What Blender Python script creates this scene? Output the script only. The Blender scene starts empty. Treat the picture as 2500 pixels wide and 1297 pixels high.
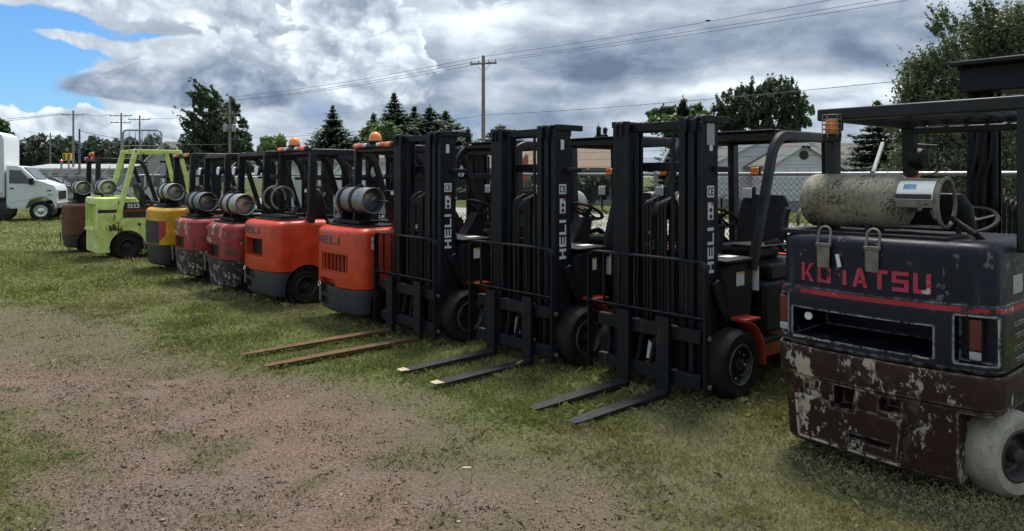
import bpy, bmesh, math, random
import numpy as np
from mathutils import Vector, Matrix

random.seed(7)
RNG = np.random.default_rng(11)
R = math.radians
scene = bpy.context.scene
COL = scene.collection

# ------------------------------------------------------------------ camera
FPX, HOR, CAMH = 1785.0, 430.0, 1.74          # focal length and horizon in photo pixels, eye height
cam_d = bpy.data.cameras.new('camera')
cam = bpy.data.objects.new('camera', cam_d)
COL.objects.link(cam)
cam.location = (0, 0, CAMH)
cam.rotation_euler = (R(90), 0, 0)
cam_d.sensor_width = 36
cam_d.lens = FPX / 2500 * 36
cam_d.shift_y = -(648.5 - HOR) / 2500
cam_d.clip_start = 0.05
cam_d.clip_end = 3000
scene.camera = cam

# ------------------------------------------------------------------ light
SUN_AZ, SUN_EL = R(20), R(69)                 # azimuth clockwise from +Y
scene.view_settings.view_transform = 'Standard'
scene.view_settings.look = 'None'
scene.view_settings.gamma = 1
scene.view_settings.exposure = 0.62
scene.render.engine = 'CYCLES'
scene.cycles.max_bounces = 5
scene.cycles.use_adaptive_sampling = True
scene.cycles.adaptive_threshold = 0.012
scene.cycles.adaptive_min_samples = 12
scene.cycles.transparent_max_bounces = 8
scene.cycles.caustics_reflective = False
scene.cycles.caustics_refractive = False

sun_d = bpy.data.lights.new('sun', 'SUN')
sun_d.energy = 3.6
sun_d.angle = R(12)
sun_d.color = (1.0, 0.96, 0.90)
sun = bpy.data.objects.new('sun', sun_d)
COL.objects.link(sun)
sdir = Vector((math.sin(SUN_AZ) * math.cos(SUN_EL), math.cos(SUN_AZ) * math.cos(SUN_EL), math.sin(SUN_EL)))
sun.rotation_euler = (-sdir).to_track_quat('-Z', 'Y').to_euler()
sun.location = sdir * 50


class NT:
    """small helper for building node trees"""
    def __init__(self, tree):
        self.t = tree; self.n = tree.nodes; self.l = tree.links

    def node(self, typ, **kw):
        nd = self.n.new(typ)
        for k, v in kw.items():
            setattr(nd, k, v)
        return nd

    def put(self, sock, val):
        if val is None:
            return
        if isinstance(val, bpy.types.NodeSocket):
            self.l.new(val, sock)
        else:
            if hasattr(sock, 'default_value'):
                dv = sock.default_value
                if hasattr(dv, '__len__') and not isinstance(val, (tuple, list)):
                    val = [val] * len(dv)
                if hasattr(dv, '__len__') and len(dv) == 4 and len(val) == 3:
                    val = (*val, 1)
                sock.default_value = val

    def math(self, op, a, b=None, c=None, clamp=False):
        nd = self.node('ShaderNodeMath', operation=op)
        nd.use_clamp = clamp
        self.put(nd.inputs[0], a)
        if b is not None: self.put(nd.inputs[1], b)
        if c is not None: self.put(nd.inputs[2], c)
        return nd.outputs[0]

    def vmath(self, op, a, b=None):
        nd = self.node('ShaderNodeVectorMath', operation=op)
        self.put(nd.inputs[0], a)
        if b is not None: self.put(nd.inputs[1], b)
        return nd.outputs['Value'] if op in ('DOT_PRODUCT', 'LENGTH') else nd.outputs[0]

    def noise(self, vec, scale, detail=4, rough=0.5, dist=0.0, color=False, lac=2.0):
        nd = self.node('ShaderNodeTexNoise')
        self.put(nd.inputs['Vector'], vec)
        nd.inputs['Scale'].default_value = scale
        nd.inputs['Detail'].default_value = detail
        nd.inputs['Roughness'].default_value = rough
        nd.inputs['Distortion'].default_value = dist
        nd.inputs['Lacunarity'].default_value = lac
        return nd.outputs['Color'] if color else nd.outputs['Fac']

    def rng(self, v, a, b, c=0.0, d=1.0, smooth=False):
        nd = self.node('ShaderNodeMapRange')
        if smooth: nd.interpolation_type = 'SMOOTHSTEP'
        self.put(nd.inputs[0], v)
        for i, x in enumerate((a, b, c, d)):
            self.put(nd.inputs[i + 1], x)
        return nd.outputs[0]

    def mix(self, f, a, b, blend='MIX'):
        nd = self.node('ShaderNodeMix', data_type='RGBA', blend_type=blend)
        self.put(nd.inputs[0], f)
        self.put(nd.inputs[6], a)
        self.put(nd.inputs[7], b)
        return nd.outputs[2]

    def ramp(self, f, stops):
        nd = self.node('ShaderNodeValToRGB')
        cr = nd.color_ramp
        while len(cr.elements) < len(stops):
            cr.elements.new(0.5)
        for e, (p, c) in zip(cr.elements, stops):
            e.position = p
            e.color = (*c, 1)
        self.put(nd.inputs[0], f)
        return nd.outputs[0]


def angles(px, py):
    az = math.atan2(px - 1250, FPX)
    el = math.atan2((HOR - py) * math.cos(az), FPX)
    return az, el


def make_world():
    w = bpy.data.worlds.new('World')
    scene.world = w
    w.use_nodes = True
    T = NT(w.node_tree)
    T.n.clear()
    out = T.node('ShaderNodeOutputWorld')
    bg = T.node('ShaderNodeBackground')
    T.l.new(bg.outputs[0], out.inputs[0])
    sky = T.node('ShaderNodeTexSky', sky_type='NISHITA')
    sky.sun_disc = False
    sky.sun_elevation = SUN_EL
    sky.sun_rotation = SUN_AZ
    sky.dust_density = 0.6
    d = T.node('ShaderNodeTexCoord').outputs['Generated']
    sep = T.node('ShaderNodeSeparateXYZ')
    T.l.new(d, sep.inputs[0])
    x, y, z = sep.outputs
    az0 = T.math('ARCTAN2', x, y)
    el0 = T.math('ARCSINE', z)

    def plane(k):
        c = T.node('ShaderNodeCombineXYZ')
        T.put(c.inputs[0], az0)
        T.put(c.inputs[1], T.math('MULTIPLY', el0, k))
        return c.outputs[0]

    def n2d(vec, scale, detail, rough, color=False):
        nd = T.node('ShaderNodeTexNoise', noise_dimensions='2D')
        T.put(nd.inputs['Vector'], vec)
        nd.inputs['Scale'].default_value = scale
        nd.inputs['Detail'].default_value = detail
        nd.inputs['Roughness'].default_value = rough
        return nd.outputs['Color'] if color else T.math('SUBTRACT', nd.outputs['Fac'], 0.5)
    sc = plane(1.35)
    flat = plane(3.4)
    wobc = T.vmath('SUBTRACT', n2d(sc, 7.0, 3, 0.5, True), (0.5, 0.5, 0.5))
    wob = T.vmath('MULTIPLY', wobc, (0.06, 0.06, 0.06))
    scw = T.vmath('ADD', sc, wob)
    vor = T.node('ShaderNodeTexVoronoi', feature='F1', voronoi_dimensions='2D', normalize=True)
    T.put(vor.inputs['Vector'], scw)
    vor.inputs['Scale'].default_value = 22.0
    vor.inputs['Detail'].default_value = 2.0
    vor.inputs['Roughness'].default_value = 0.55
    vor.inputs['Lacunarity'].default_value = 2.3
    puff = T.math('SUBTRACT', 0.32, vor.outputs['Distance'])          # cauliflower heads
    n1 = n2d(scw, 8.0, 5, 0.55)
    n2 = n2d(scw, 30.0, 4, 0.60)
    flw = T.vmath('ADD', flat, wob)
    str1 = n2d(flw, 4.2, 4, 0.55)
    str2 = n2d(flw, 13.0, 6, 0.60)
    rs = T.node('ShaderNodeSeparateXYZ')
    T.l.new(wobc, rs.inputs[0])
    az = T.math('ADD', az0, T.math('MULTIPLY', rs.outputs[0], 0.10))
    el = T.math('ADD', el0, T.math('MULTIPLY', rs.outputs[1], 0.05))

    def blob(px, py, hx, hy, amp=1.0):
        a0, e0 = angles(px, py)
        a1, _ = angles(px + hx, py)
        _, e1 = angles(px, py - hy)
        u = T.math('DIVIDE', T.math('SUBTRACT', az, a0), a1 - a0)
        v = T.math('DIVIDE', T.math('SUBTRACT', el, e0), e1 - e0)
        s = T.math('ADD', T.math('MULTIPLY', u, u), T.math('MULTIPLY', v, v))
        gg = T.math('EXPONENT', T.math('MULTIPLY', s, -0.69))
        return T.math('MULTIPLY', gg, amp)

    def total(lst):
        acc = None
        for b in lst:
            b = blob(*b)
            acc = b if acc is None else T.math('ADD', acc, b)
        return acc

    def shade(base, k1, k2, kp=0.0):
        """brightness around base from the small scale noises"""
        t = T.math('ADD', base, T.math('MULTIPLY', n1, k1))
        t = T.math('ADD', t, T.math('MULTIPLY', n2, k2))
        if kp: t = T.math('ADD', t, T.math('MULTIPLY', puff, kp))
        return t

    def grey(t):
        return T.ramp(t, [(0.0, (0.115, 0.150, 0.225)), (0.22, (0.205, 0.250, 0.335)), (0.45, (0.365, 0.410, 0.475)),
                          (0.65, (0.575, 0.615, 0.655)), (0.85, (0.86, 0.885, 0.89)), (1.0, (1.0, 1.0, 0.985))])

    # background: blue air, then a broad streaky deck
    deck_t = T.math('ADD', 0.55, T.math('MULTIPLY', str1, 0.75))
    deck_t = T.math('ADD', deck_t, T.math('MULTIPLY', str2, 0.36))
    deck_t = T.math('ADD', deck_t, T.math('MULTIPLY', n1, 0.34))
    deck_t = T.math('ADD', deck_t, T.math('MULTIPLY', puff, 0.22))
    deck_t = T.math('ADD', deck_t, total([(1750, 235, 480, 16, 0.26), (1990, 280, 260, 18, 0.26), (1350, 205, 120, 12, 0.28), (1350, 30, 330, 22, 0.22), (1130, 60, 110, 35, 0.20), (900, 150, 500, 120, 0.10), (330, 330, 300, 60, 0.12)]))
    deck_t = T.math('SUBTRACT', deck_t, total([(1620, 150, 420, 45, 0.26), (1420, 185, 110, 24, 0.22), (1250, 110, 160, 28, 0.12), (2120, 140, 65, 34, 0.34), (1180, 300, 220, 60, 0.20), (2000, 60, 350, 60, 0.08), (1040, 190, 60, 60, 0.22)]))
    deck_t = T.math('MAXIMUM', deck_t, 0.10)
    deck = grey(deck_t)
    clear = total([(60, 200, 190, 80, 1.0), (-80, 70, 260, 34, 1.1), (200, 60, 150, 20, 0.55), (-420, 150, 330, 160, 1.0), (130, 262, 170, 34, 0.55), (400, 92, 55, 10, 0.4)])
    cv = T.math('SUBTRACT', T.math('ADD', 0.62, T.math('MULTIPLY', n1, 0.55)), clear)
    cv = T.math('ADD', cv, T.math('MULTIPLY', str2, 0.8))
    cvm = T.rng(cv, 0.0, 0.20, 0, 1, True)
    blue = T.mix(1.0, sky.outputs[0], (0.50, 0.76, 1.00), 'MULTIPLY')
    cur = T.mix(cvm, T.mix(1.0, blue, (0.125, 0.125, 0.125), 'MULTIPLY'), deck)
    # thin blue-violet gaps low over the trees
    gap = T.rng(T.math('ADD', total([(770, 275, 90, 40, 1.0), (1160, 300, 110, 45, 0.8), (2060, 262, 90, 12, 0.8)]), T.math('MULTIPLY', n1, 0.8)), 0.35, 1.0, 0, 0.55, True)
    cur = T.mix(gap, cur, (0.20, 0.30, 0.47))

    def body(cur, blobs, inner, rim, soft, rimw, k1, k2, kp, span, low=0.0, amp=(1.0, 0.60, 0.85), lsoft=0.5):
        """one cloud: span = photo rows (foot, head); sunlit rim on its head, soft shaded foot"""
        e_lo, e_hi = angles(1250, span[0])[1], angles(1250, span[1])[1]
        hgt = T.rng(el, e_lo, e_hi, 0.0, 1.0, True)
        f = total(blobs)
        f = T.math('ADD', f, T.math('MULTIPLY', n1, amp[0]))
        f = T.math('ADD', f, T.math('MULTIPLY', n2, amp[1]))
        f = T.math('ADD', f, T.math('MULTIPLY', puff, amp[2]))
        f = T.math('SUBTRACT', f, 0.55)
        sf = T.math('ADD', lsoft, T.math('MULTIPLY', hgt, soft - lsoft))
        mask = T.rng(T.math('DIVIDE', f, sf), 0.0, 1.0, 0, 1, True)
        edge = T.rng(f, 0.0, rimw, rim, 0.0, True)
        edge = T.math('MULTIPLY', edge, T.math('MULTIPLY', hgt, T.rng(str1, -0.12, 0.14, 0.25, 1.0)))
        t = T.math('ADD', shade(inner, k1, k2, kp), edge)
        t = T.math('SUBTRACT', t, T.math('MULTIPLY', T.math('SUBTRACT', 1.0, hgt), low))
        return T.mix(mask, cur, grey(t))

    # low white heaps on the left
    cur = body(cur, [(20, 305, 90, 50), (110, 335, 120, 40), (330, 320, 230, 30, 0.8), (230, 275, 90, 22, 0.7), (560, 350, 200, 30, .7)], 0.66, 0.30, 0.16, 0.45, 0.55, 0.35, 0.9, (400, 270), 0.16)
    # white shelf and the grey band along the top left
    cur = body(cur, [(350, 112, 220, 22), (170, 100, 130, 9, 0.9), (340, 170, 150, 16, 0.8), (600, 130, 160, 70, 0.9)], 0.76, 0.24, 0.22, 0.4, 0.40, 0.30, 0.6, (190, 80), 0.10)
    cur = body(cur, [(300, 8, 330, 26), (620, 40, 280, 45), (800, -10, 400, 40), (-60, -14, 200, 24)], 0.58, 0.32, 0.25, 0.5, 0.75, 0.40, 0.6, (120, 0), -0.08)
    # broad grey heap left of centre
    cur = body(cur, [(560, 140, 140, 85), (470, 215, 260, 32), (640, 225, 95, 40), (330, 222, 130, 24), (310, 165, 50, 36, 0.8)], 0.61, 0.40, 0.14, 0.34, 0.85, 0.45, 0.8, (262, 130), 0.26)
    # bright tower in the centre
    cur = body(cur, [(840, 90, 110, 110), (935, 110, 75, 80), (900, 200, 110, 55), (990, 240, 70, 26, .9), (860, 10, 110, 50, .8)], 0.67, 0.44, 0.12, 0.34, 1.05, 0.5, 0.9, (300, 90), 0.20)
    cur = body(cur, [(1040, 170, 34, 10), (1320, 250, 70, 26, .8)], 0.66, 0.25, 0.3, 0.45, 0.5, 0.3, 0.5, (290, 160), .1)
    cur = T.mix(1.0, cur, (6.8, 7.3, 7.8), 'MULTIPLY')
    T.l.new(cur, bg.inputs[0])
    bg.inputs[1].default_value = 0.1
    try:
        w.cycles.sampling_method = 'MANUAL'
        w.cycles.sample_map_resolution = 256
    except Exception:
        pass


make_world()


def g(px, py, z=0.0):
    """point of the place at height z that the photograph shows at (px, py)"""
    y = (CAMH - z) * FPX / (py - HOR)
    return Vector(((px - 1250) / FPX * y, y, z))


def at(px, py, y):
    return Vector(((px - 1250) / FPX * y, y, CAMH + (HOR - py) / FPX * y))


# ------------------------------------------------------------------ materials
MATS = {}


def new_mat(name):
    m = bpy.data.materials.new(name)
    m.use_nodes = True
    T = NT(m.node_tree)
    b = T.n['Principled BSDF']
    return m, T, b


def paint(name, base, rough=0.45, metal=0.0, var=0.15, vscale=6.0, bump=0.0, bscale=60, coat=0.0, dust=0.0, dustcol=(0.30, 0.27, 0.22), spec=0.5):
    m, T, b = new_mat(name)
    tc = T.node('ShaderNodeTexCoord').outputs['Object']
    n = T.noise(tc, vscale, 8, 0.65)
    f = T.rng(n, 0.3, 0.7, 1 - var, 1 + var)
    col = T.mix(1.0, (*base, 1), f, 'MULTIPLY')
    if dust:
        n2 = T.noise(tc, 3.1, 9, 0.7)
        d2 = T.rng(n2, 0.42, 0.75, 0, dust)
        col = T.mix(d2, col, dustcol)
    T.l.new(col, b.inputs['Base Color'])
    T.put(b.inputs['Roughness'], T.rng(T.noise(tc, vscale * 2.3, 6, 0.6), 0.3, 0.7, rough - 0.10, rough + 0.12))
    b.inputs['Metallic'].default_value = metal
    b.inputs['Specular IOR Level'].default_value = spec
    if coat:
        b.inputs['Coat Weight'].default_value = coat
        b.inputs['Coat Roughness'].default_value = 0.15
    if bump:
        bp = T.node('ShaderNodeBump')
        bp.inputs['Strength'].default_value = bump
        bp.inputs['Distance'].default_value = 0.004
        T.l.new(T.noise(tc, bscale, 5, 0.6), bp.inputs['Height'])
        T.l.new(bp.outputs[0], b.inputs['Normal'])
    MATS[name] = m
    return m


def worn(name, base, layers, rough=0.5, edge=None, edge_w=0.02, edge_k=1.0, bump=0.25, stretch=(1, 1, 1), spec=0.4):
    """paint with chipped patches: layers = (colour, threshold, scale[, softness]); edge = colour laid bare along edges"""
    m, T, b = new_mat(name)
    tc = T.node('ShaderNodeTexCoord').outputs['Object']
    tcs = T.vmath('MULTIPLY', tc, stretch)
    n0 = T.noise(tc, 5, 8, 0.65)
    col = T.mix(1.0, (*base, 1), T.rng(n0, 0.3, 0.7, 0.72, 1.22), 'MULTIPLY')
    hgt = None
    for i, lay in enumerate(layers):
        c, th, s = lay[:3]
        soft = lay[3] if len(lay) > 3 else 0.02
        v = T.vmath('ADD', tcs, (3.7 * i + 1.3, 5.1 * i, 2.2 * i))
        n = T.noise(v, s, 9, 0.68, 0.25)
        if len(lay) > 4:
            n = T.math('ADD', n, T.math('MULTIPLY', T.math('SUBTRACT', T.noise(v, lay[4], 3, 0.5), 0.5), 0.9))
        f = T.rng(n, th, th + soft)
        col = T.mix(f, col, (*c, 1))
        hgt = f if hgt is None else T.math('MAXIMUM', hgt, f)
    if edge:
        bv = T.node('ShaderNodeBevel', samples=4)
        bv.inputs['Radius'].default_value = edge_w
        geo = T.node('ShaderNodeNewGeometry')
        dt = T.vmath('DOT_PRODUCT', bv.outputs[0], geo.outputs['Normal'])
        e = T.math('MULTIPLY', T.math('SUBTRACT', 1.0, dt), 3.0 * edge_k)
        en = T.math('MULTIPLY', e, T.rng(T.noise(tc, 22, 6, 0.7), 0.42, 0.62))
        col = T.mix(T.math('MINIMUM', en, 1.0), col, (*edge, 1))
    T.l.new(col, b.inputs['Base Color'])
    b.inputs['Specular IOR Level'].default_value = spec
    T.put(b.inputs['Roughness'], T.rng(n0, 0.3, 0.7, rough - 0.08, rough + 0.18))
    if hgt is not None and bump:
        bp = T.node('ShaderNodeBump')
        bp.inputs['Strength'].default_value = bump
        bp.inputs['Distance'].default_value = 0.003
        bp.invert = True
        T.l.new(T.math('ADD', hgt, T.math('MULTIPLY', T.noise(tc, 50, 4, 0.6), 0.6)), bp.inputs['Height'])
        T.l.new(bp.outputs[0], b.inputs['Normal'])
    MATS[name] = m
    return m


def lens_mat(name, base, rough=0.15, trans=0.0, coat=0.6):
    m, T, b = new_mat(name)
    tc = T.node('ShaderNodeTexCoord').outputs['Object']
    n = T.noise(tc, 30, 3, 0.5)
    T.l.new(T.mix(1.0, (*base, 1), T.rng(n, 0.3, 0.7, 0.75, 1.2), 'MULTIPLY'), b.inputs['Base Color'])
    b.inputs['Roughness'].default_value = rough
    b.inputs['Transmission Weight'].default_value = trans
    b.inputs['Coat Weight'].default_value = coat
    MATS[name] = m
    return m


def attr_mat(name, rough=0.6, trans=0.0, attr='col', spec=0.3):
    m, T, b = new_mat(name)
    a = T.node('ShaderNodeAttribute', attribute_name=attr)
    T.l.new(a.outputs['Color'], b.inputs['Base Color'])
    b.inputs['Roughness'].default_value = rough
    b.inputs['Specular IOR Level'].default_value = spec
    if trans:
        tl = T.node('ShaderNodeBsdfTranslucent')
        T.l.new(T.mix(1.0, a.outputs['Color'], (1.3, 1.5, 0.7, 1), 'MULTIPLY'), tl.inputs[0])
        mx = T.node('ShaderNodeMixShader')
        mx.inputs[0].default_value = trans
        T.l.new(b.outputs[0], mx.inputs[1])
        T.l.new(tl.outputs[0], mx.inputs[2])
        T.l.new(mx.outputs[0], T.n['Material Output'].inputs[0])
    MATS[name] = m
    return m


worn('black', (0.0072, 0.0082, 0.0120), [((0.016, 0.017, 0.020), 0.54, 9, 0.2), ((0.030, 0.029, 0.028), 0.68, 22, 0.05, 5)], 0.48, edge=(0.075, 0.078, 0.085), edge_w=0.007, edge_k=0.8, bump=0.12, stretch=(1, 1, .3), spec=0.30)
paint('black_guard', (0.0090, 0.0100, 0.0132), 0.42, var=0.3, bump=0.10, bscale=120, dust=0.07, dustcol=(0.11, 0.105, 0.10), spec=0.38)
paint('black_plastic', (0.0075, 0.0080, 0.0100), 0.58, var=0.25, bump=0.25, bscale=180, spec=0.35)
paint('black_vinyl', (0.0072, 0.0072, 0.0085), 0.46, var=0.2, bump=0.2, bscale=70, spec=0.35)
paint('fork_dark', (0.020, 0.021, 0.024), 0.55, 0.1, var=0.4, vscale=14, dust=0.35, dustcol=(0.085, 0.08, 0.065), spec=0.3)
worn('fork_rust', (0.105, 0.055, 0.020), [((0.17, 0.090, 0.030), 0.53, 12, 0.10), ((0.04, 0.022, 0.013), 0.54, 17, 0.08)], 0.8)
worn('orange', (0.62, 0.056, 0.017), [((0.50, 0.060, 0.024), 0.52, 3, 0.25), ((0.40, 0.085, 0.045), 0.60, 7, 0.20, 2.0), ((0.16, 0.035, 0.02), 0.80, 24, 0.02, 4)], 0.32, edge=(0.60, 0.16, 0.09), edge_w=0.010, edge_k=0.5, bump=0.10, stretch=(1, 1, .35), spec=0.5)
paint('orange_fender', (0.42, 0.045, 0.016), 0.45, var=0.15, dust=0.15)
paint('cw_grey', (0.036, 0.040, 0.050), 0.48, var=0.15, dust=0.12, dustcol=(0.12, 0.11, 0.10), bump=0.08, bscale=150, spec=0.35)
worn('red_worn', (0.36, 0.045, 0.040), [((0.085, 0.045, 0.030), 0.60, 8, 0.015, 2.8), ((0.46, 0.34, 0.30), 0.645, 12, 0.012, 3.0), ((0.46, 0.10, 0.085), 0.56, 3.2, 0.16)], 0.5, edge=(0.16, 0.10, 0.08))
worn('red_worn_dark', (0.32, 0.030, 0.034), [((0.080, 0.052, 0.030), 0.60, 7, 0.015, 2.6), ((0.50, 0.42, 0.38), 0.645, 13, 0.01, 3.0), ((0.44, 0.080, 0.075), 0.57, 3, 0.15)], 0.5, edge=(0.2, 0.12, 0.1))
worn('black_chip', (0.020, 0.019, 0.019), [((0.10, 0.065, 0.045), 0.55, 8, 0.04), ((0.46, 0.44, 0.40), 0.615, 34, 0.012, 9)], 0.6, edge=(0.34, 0.31, 0.28), bump=0.5)
worn('black_chip_brown', (0.027, 0.023, 0.019), [((0.12, 0.07, 0.042), 0.53, 8, 0.04), ((0.44, 0.39, 0.32), 0.60, 34, 0.012, 9)], 0.6, edge=(0.34, 0.28, 0.22), bump=0.5)
worn('yellow_worn', (0.62, 0.32, 0.018), [((0.10, 0.045, 0.025), 0.64, 5.5, 0.015)], 0.45, edge=(0.12, 0.07, 0.03))
worn('red_decal', (0.42, 0.03, 0.02), [((0.08, 0.05, 0.03), 0.67, 8)], 0.45)
worn('cw_black_worn', (0.026, 0.027, 0.030), [((0.10, 0.085, 0.07), 0.62, 9, 0.04)], 0.55, edge=(0.1, 0.09, 0.08))
worn('lime', (0.66, 0.78, 0.26), [((0.07, 0.06, 0.03), 0.645, 12, 0.02, 3.0), ((0.50, 0.60, 0.22), 0.56, 4, 0.2)], 0.42, edge=(0.07, 0.06, 0.03), edge_w=0.012, stretch=(1, 1, 0.45))
worn('rust_brown', (0.135, 0.048, 0.026), [((0.24, 0.12, 0.08), 0.60, 14, 0.06), ((0.05, 0.028, 0.02), 0.56, 6, 0.08)], 0.7, edge=(0.25, 0.10, 0.05), edge_k=0.6)
worn('rust_dark', (0.045, 0.030, 0.024), [((0.10, 0.06, 0.04), 0.58, 9, 0.08)], 0.7)
worn('navy_worn', (0.0080, 0.0086, 0.0205), [((0.018, 0.018, 0.028), 0.55, 6, 0.16), ((0.42, 0.42, 0.42), 0.775, 16, 0.010, 3.0), ((0.005, 0.005, 0.007), 0.60, 5, 0.05), ((0.11, 0.11, 0.115), 0.67, 30, 0.02, 7)], 0.38, edge=(0.52, 0.52, 0.52), edge_w=0.024, edge_k=2.3, stretch=(1, 1, .7), spec=0.28)
worn('brown_worn', (0.030, 0.0112, 0.0084), [((0.012, 0.014, 0.023), 0.59, 3.0, 0.02), ((0.42, 0.37, 0.28), 0.665, 17, 0.012, 3.4), ((0.055, 0.024, 0.016), 0.56, 8, 0.12), ((0.36, 0.33, 0.28), 0.655, 40, 0.02, 8.0), ((0.075, 0.048, 0.037), 0.63, 16, 0.06, 3)], 0.52, edge=(0.42, 0.37, 0.30), edge_w=0.024, edge_k=1.9, bump=0.6, spec=0.25, stretch=(1, 1, .6))
worn('pink_letter', (0.46, 0.040, 0.075), [((0.015, 0.016, 0.026), 0.63, 16, 0.01, 5), ((0.55, 0.50, 0.50), 0.68, 22, 0.01, 5)], 0.5)
worn('stripe_red', (0.40, 0.026, 0.034), [((0.016, 0.016, 0.024), 0.66, 14, 0.01, 4), ((0.5, 0.46, 0.45), 0.72, 20, 0.01, 5)], 0.5)
worn('cream_line', (0.42, 0.38, 0.28), [((0.03, 0.02, 0.016), 0.56, 18, 0.02)], 0.6)
paint('tank_grey', (0.21, 0.225, 0.24), 0.35, 0.55, var=0.18, vscale=5, dust=0.15)
paint('tank_alu', (0.42, 0.42, 0.40), 0.38, 0.7, var=0.2, vscale=5, dust=0.2)
worn('tank_rusty', (0.255, 0.24, 0.19), [((0.15, 0.11, 0.068), 0.49, 30, 0.24, 3.0), ((0.065, 0.046, 0.030), 0.58, 60, 0.06, 5), ((0.15, 0.08, 0.042), 0.68, 20, 0.06, 2.5)], 0.7, bump=0.45)
worn('tank_collar', (0.20, 0.19, 0.155), [((0.11, 0.07, 0.042), 0.52, 12, 0.14), ((0.06, 0.045, 0.03), 0.57, 30, 0.06)], 0.68)
paint('steel_dirty', (0.20, 0.19, 0.165), 0.5, 0.5, var=0.3, vscale=14, dust=0.4, dustcol=(0.12, 0.09, 0.06))
paint('chrome', (0.62, 0.63, 0.65), 0.18, 1.0, var=0.05)
paint('galv', (0.30, 0.31, 0.33), 0.5, 0.6, var=0.2, vscale=12)
paint('galv_wire', (0.10, 0.105, 0.11), 0.5, 0.4, var=0.2, vscale=12)
paint('tyre', (0.0105, 0.0105, 0.0115), 0.75, var=0.3, bump=0.2, bscale=60, dust=0.30, dustcol=(0.05, 0.045, 0.038), spec=0.3)
paint('rim_dark', (0.014, 0.015, 0.017), 0.38, var=0.2)
worn('tyre_white', (0.42, 0.39, 0.32), [((0.20, 0.17, 0.12), 0.46, 4, 0.30), ((0.26, 0.23, 0.17), 0.52, 40, 0.25, 5)], 0.9, bump=0.6)
paint('hub_dark', (0.035, 0.028, 0.028), 0.6, var=0.4)
paint('label_white', (0.74, 0.75, 0.74), 0.5, var=0.06, vscale=20)
paint('label_grey', (0.36, 0.37, 0.37), 0.5, var=0.25, vscale=30)
paint('label_yellow', (0.62, 0.45, 0.05), 0.5, var=0.1)
paint('label_red', (0.55, 0.03, 0.03), 0.5, var=0.1)
paint('label_blue', (0.10, 0.28, 0.42), 0.5, var=0.3, vscale=30)
paint('ink', (0.020, 0.020, 0.022), 0.6, var=0.1)
paint('ink_blue_grey', (0.060, 0.058, 0.085), 0.5, var=0.15)
paint('pale_green', (0.30, 0.55, 0.45), 0.5, var=0.1)
paint('white_paint', (0.70, 0.72, 0.74), 0.30, var=0.03, coat=0.3)
paint('box_white', (0.66, 0.69, 0.70), 0.42, var=0.03)
paint('glass_dark', (0.030, 0.036, 0.042), 0.06, var=0.05, spec=0.8)
paint('wood_pole', (0.21, 0.185, 0.16), 0.8, var=0.3, vscale=5, bump=0.3)
paint('wood_pole_blue', (0.10, 0.12, 0.20), 0.8, var=0.3, vscale=5)
paint('wire', (0.10, 0.11, 0.125), 0.6)
paint('siding', (0.60, 0.61, 0.63), 0.55, var=0.06, vscale=3)
paint('trim_white', (0.72, 0.73, 0.74), 0.5, var=0.04)
paint('shingle', (0.115, 0.108, 0.100), 0.9, var=0.35, vscale=9, bump=0.4, bscale=25)
paint('shingle_brown', (0.150, 0.110, 0.076), 0.9, var=0.35, vscale=9, bump=0.4, bscale=25)
paint('siding_beige', (0.33, 0.34, 0.32), 0.6, var=0.08)
paint('siding_dark', (0.10, 0.10, 0.10), 0.6, var=0.1)
paint('brick_red', (0.33, 0.10, 0.05), 0.8, var=0.3, vscale=8)
paint('concrete', (0.30, 0.295, 0.285), 0.85, var=0.2, vscale=2, bump=0.2, bscale=30)
paint('asphalt', (0.34, 0.335, 0.325), 0.9, var=0.18, vscale=1.2, bump=0.2, bscale=40)
paint('bark', (0.095, 0.078, 0.062), 0.9, var=0.3, vscale=8, bump=0.5, bscale=20)
paint('car_grey', (0.17, 0.18, 0.19), 0.3, var=0.04, coat=0.4)
paint('car_dark', (0.06, 0.065, 0.075), 0.3, var=0.04, coat=0.4)
paint('bird_dark', (0.02, 0.02, 0.022), 0.6)
paint('twig_pale', (0.42, 0.37, 0.25), 0.8, var=0.3)
lens_mat('amber', (0.85, 0.20, 0.015))
lens_mat('amber_dome', (0.92, 0.235, 0.02), 0.2)
lens_mat('red_lens', (0.55, 0.025, 0.02))
lens_mat('red_lens_dull', (0.12, 0.015, 0.012), 0.4, coat=0.2)
lens_mat('clear_lens', (0.55, 0.57, 0.58), 0.2)
lens_mat('bulb_white', (0.75, 0.77, 0.78), 0.2)
attr_mat('leaf', 0.55, 0.18)
attr_mat('grass_blade', 0.6, 0.22)
attr_mat('pebble', 0.85)


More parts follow.
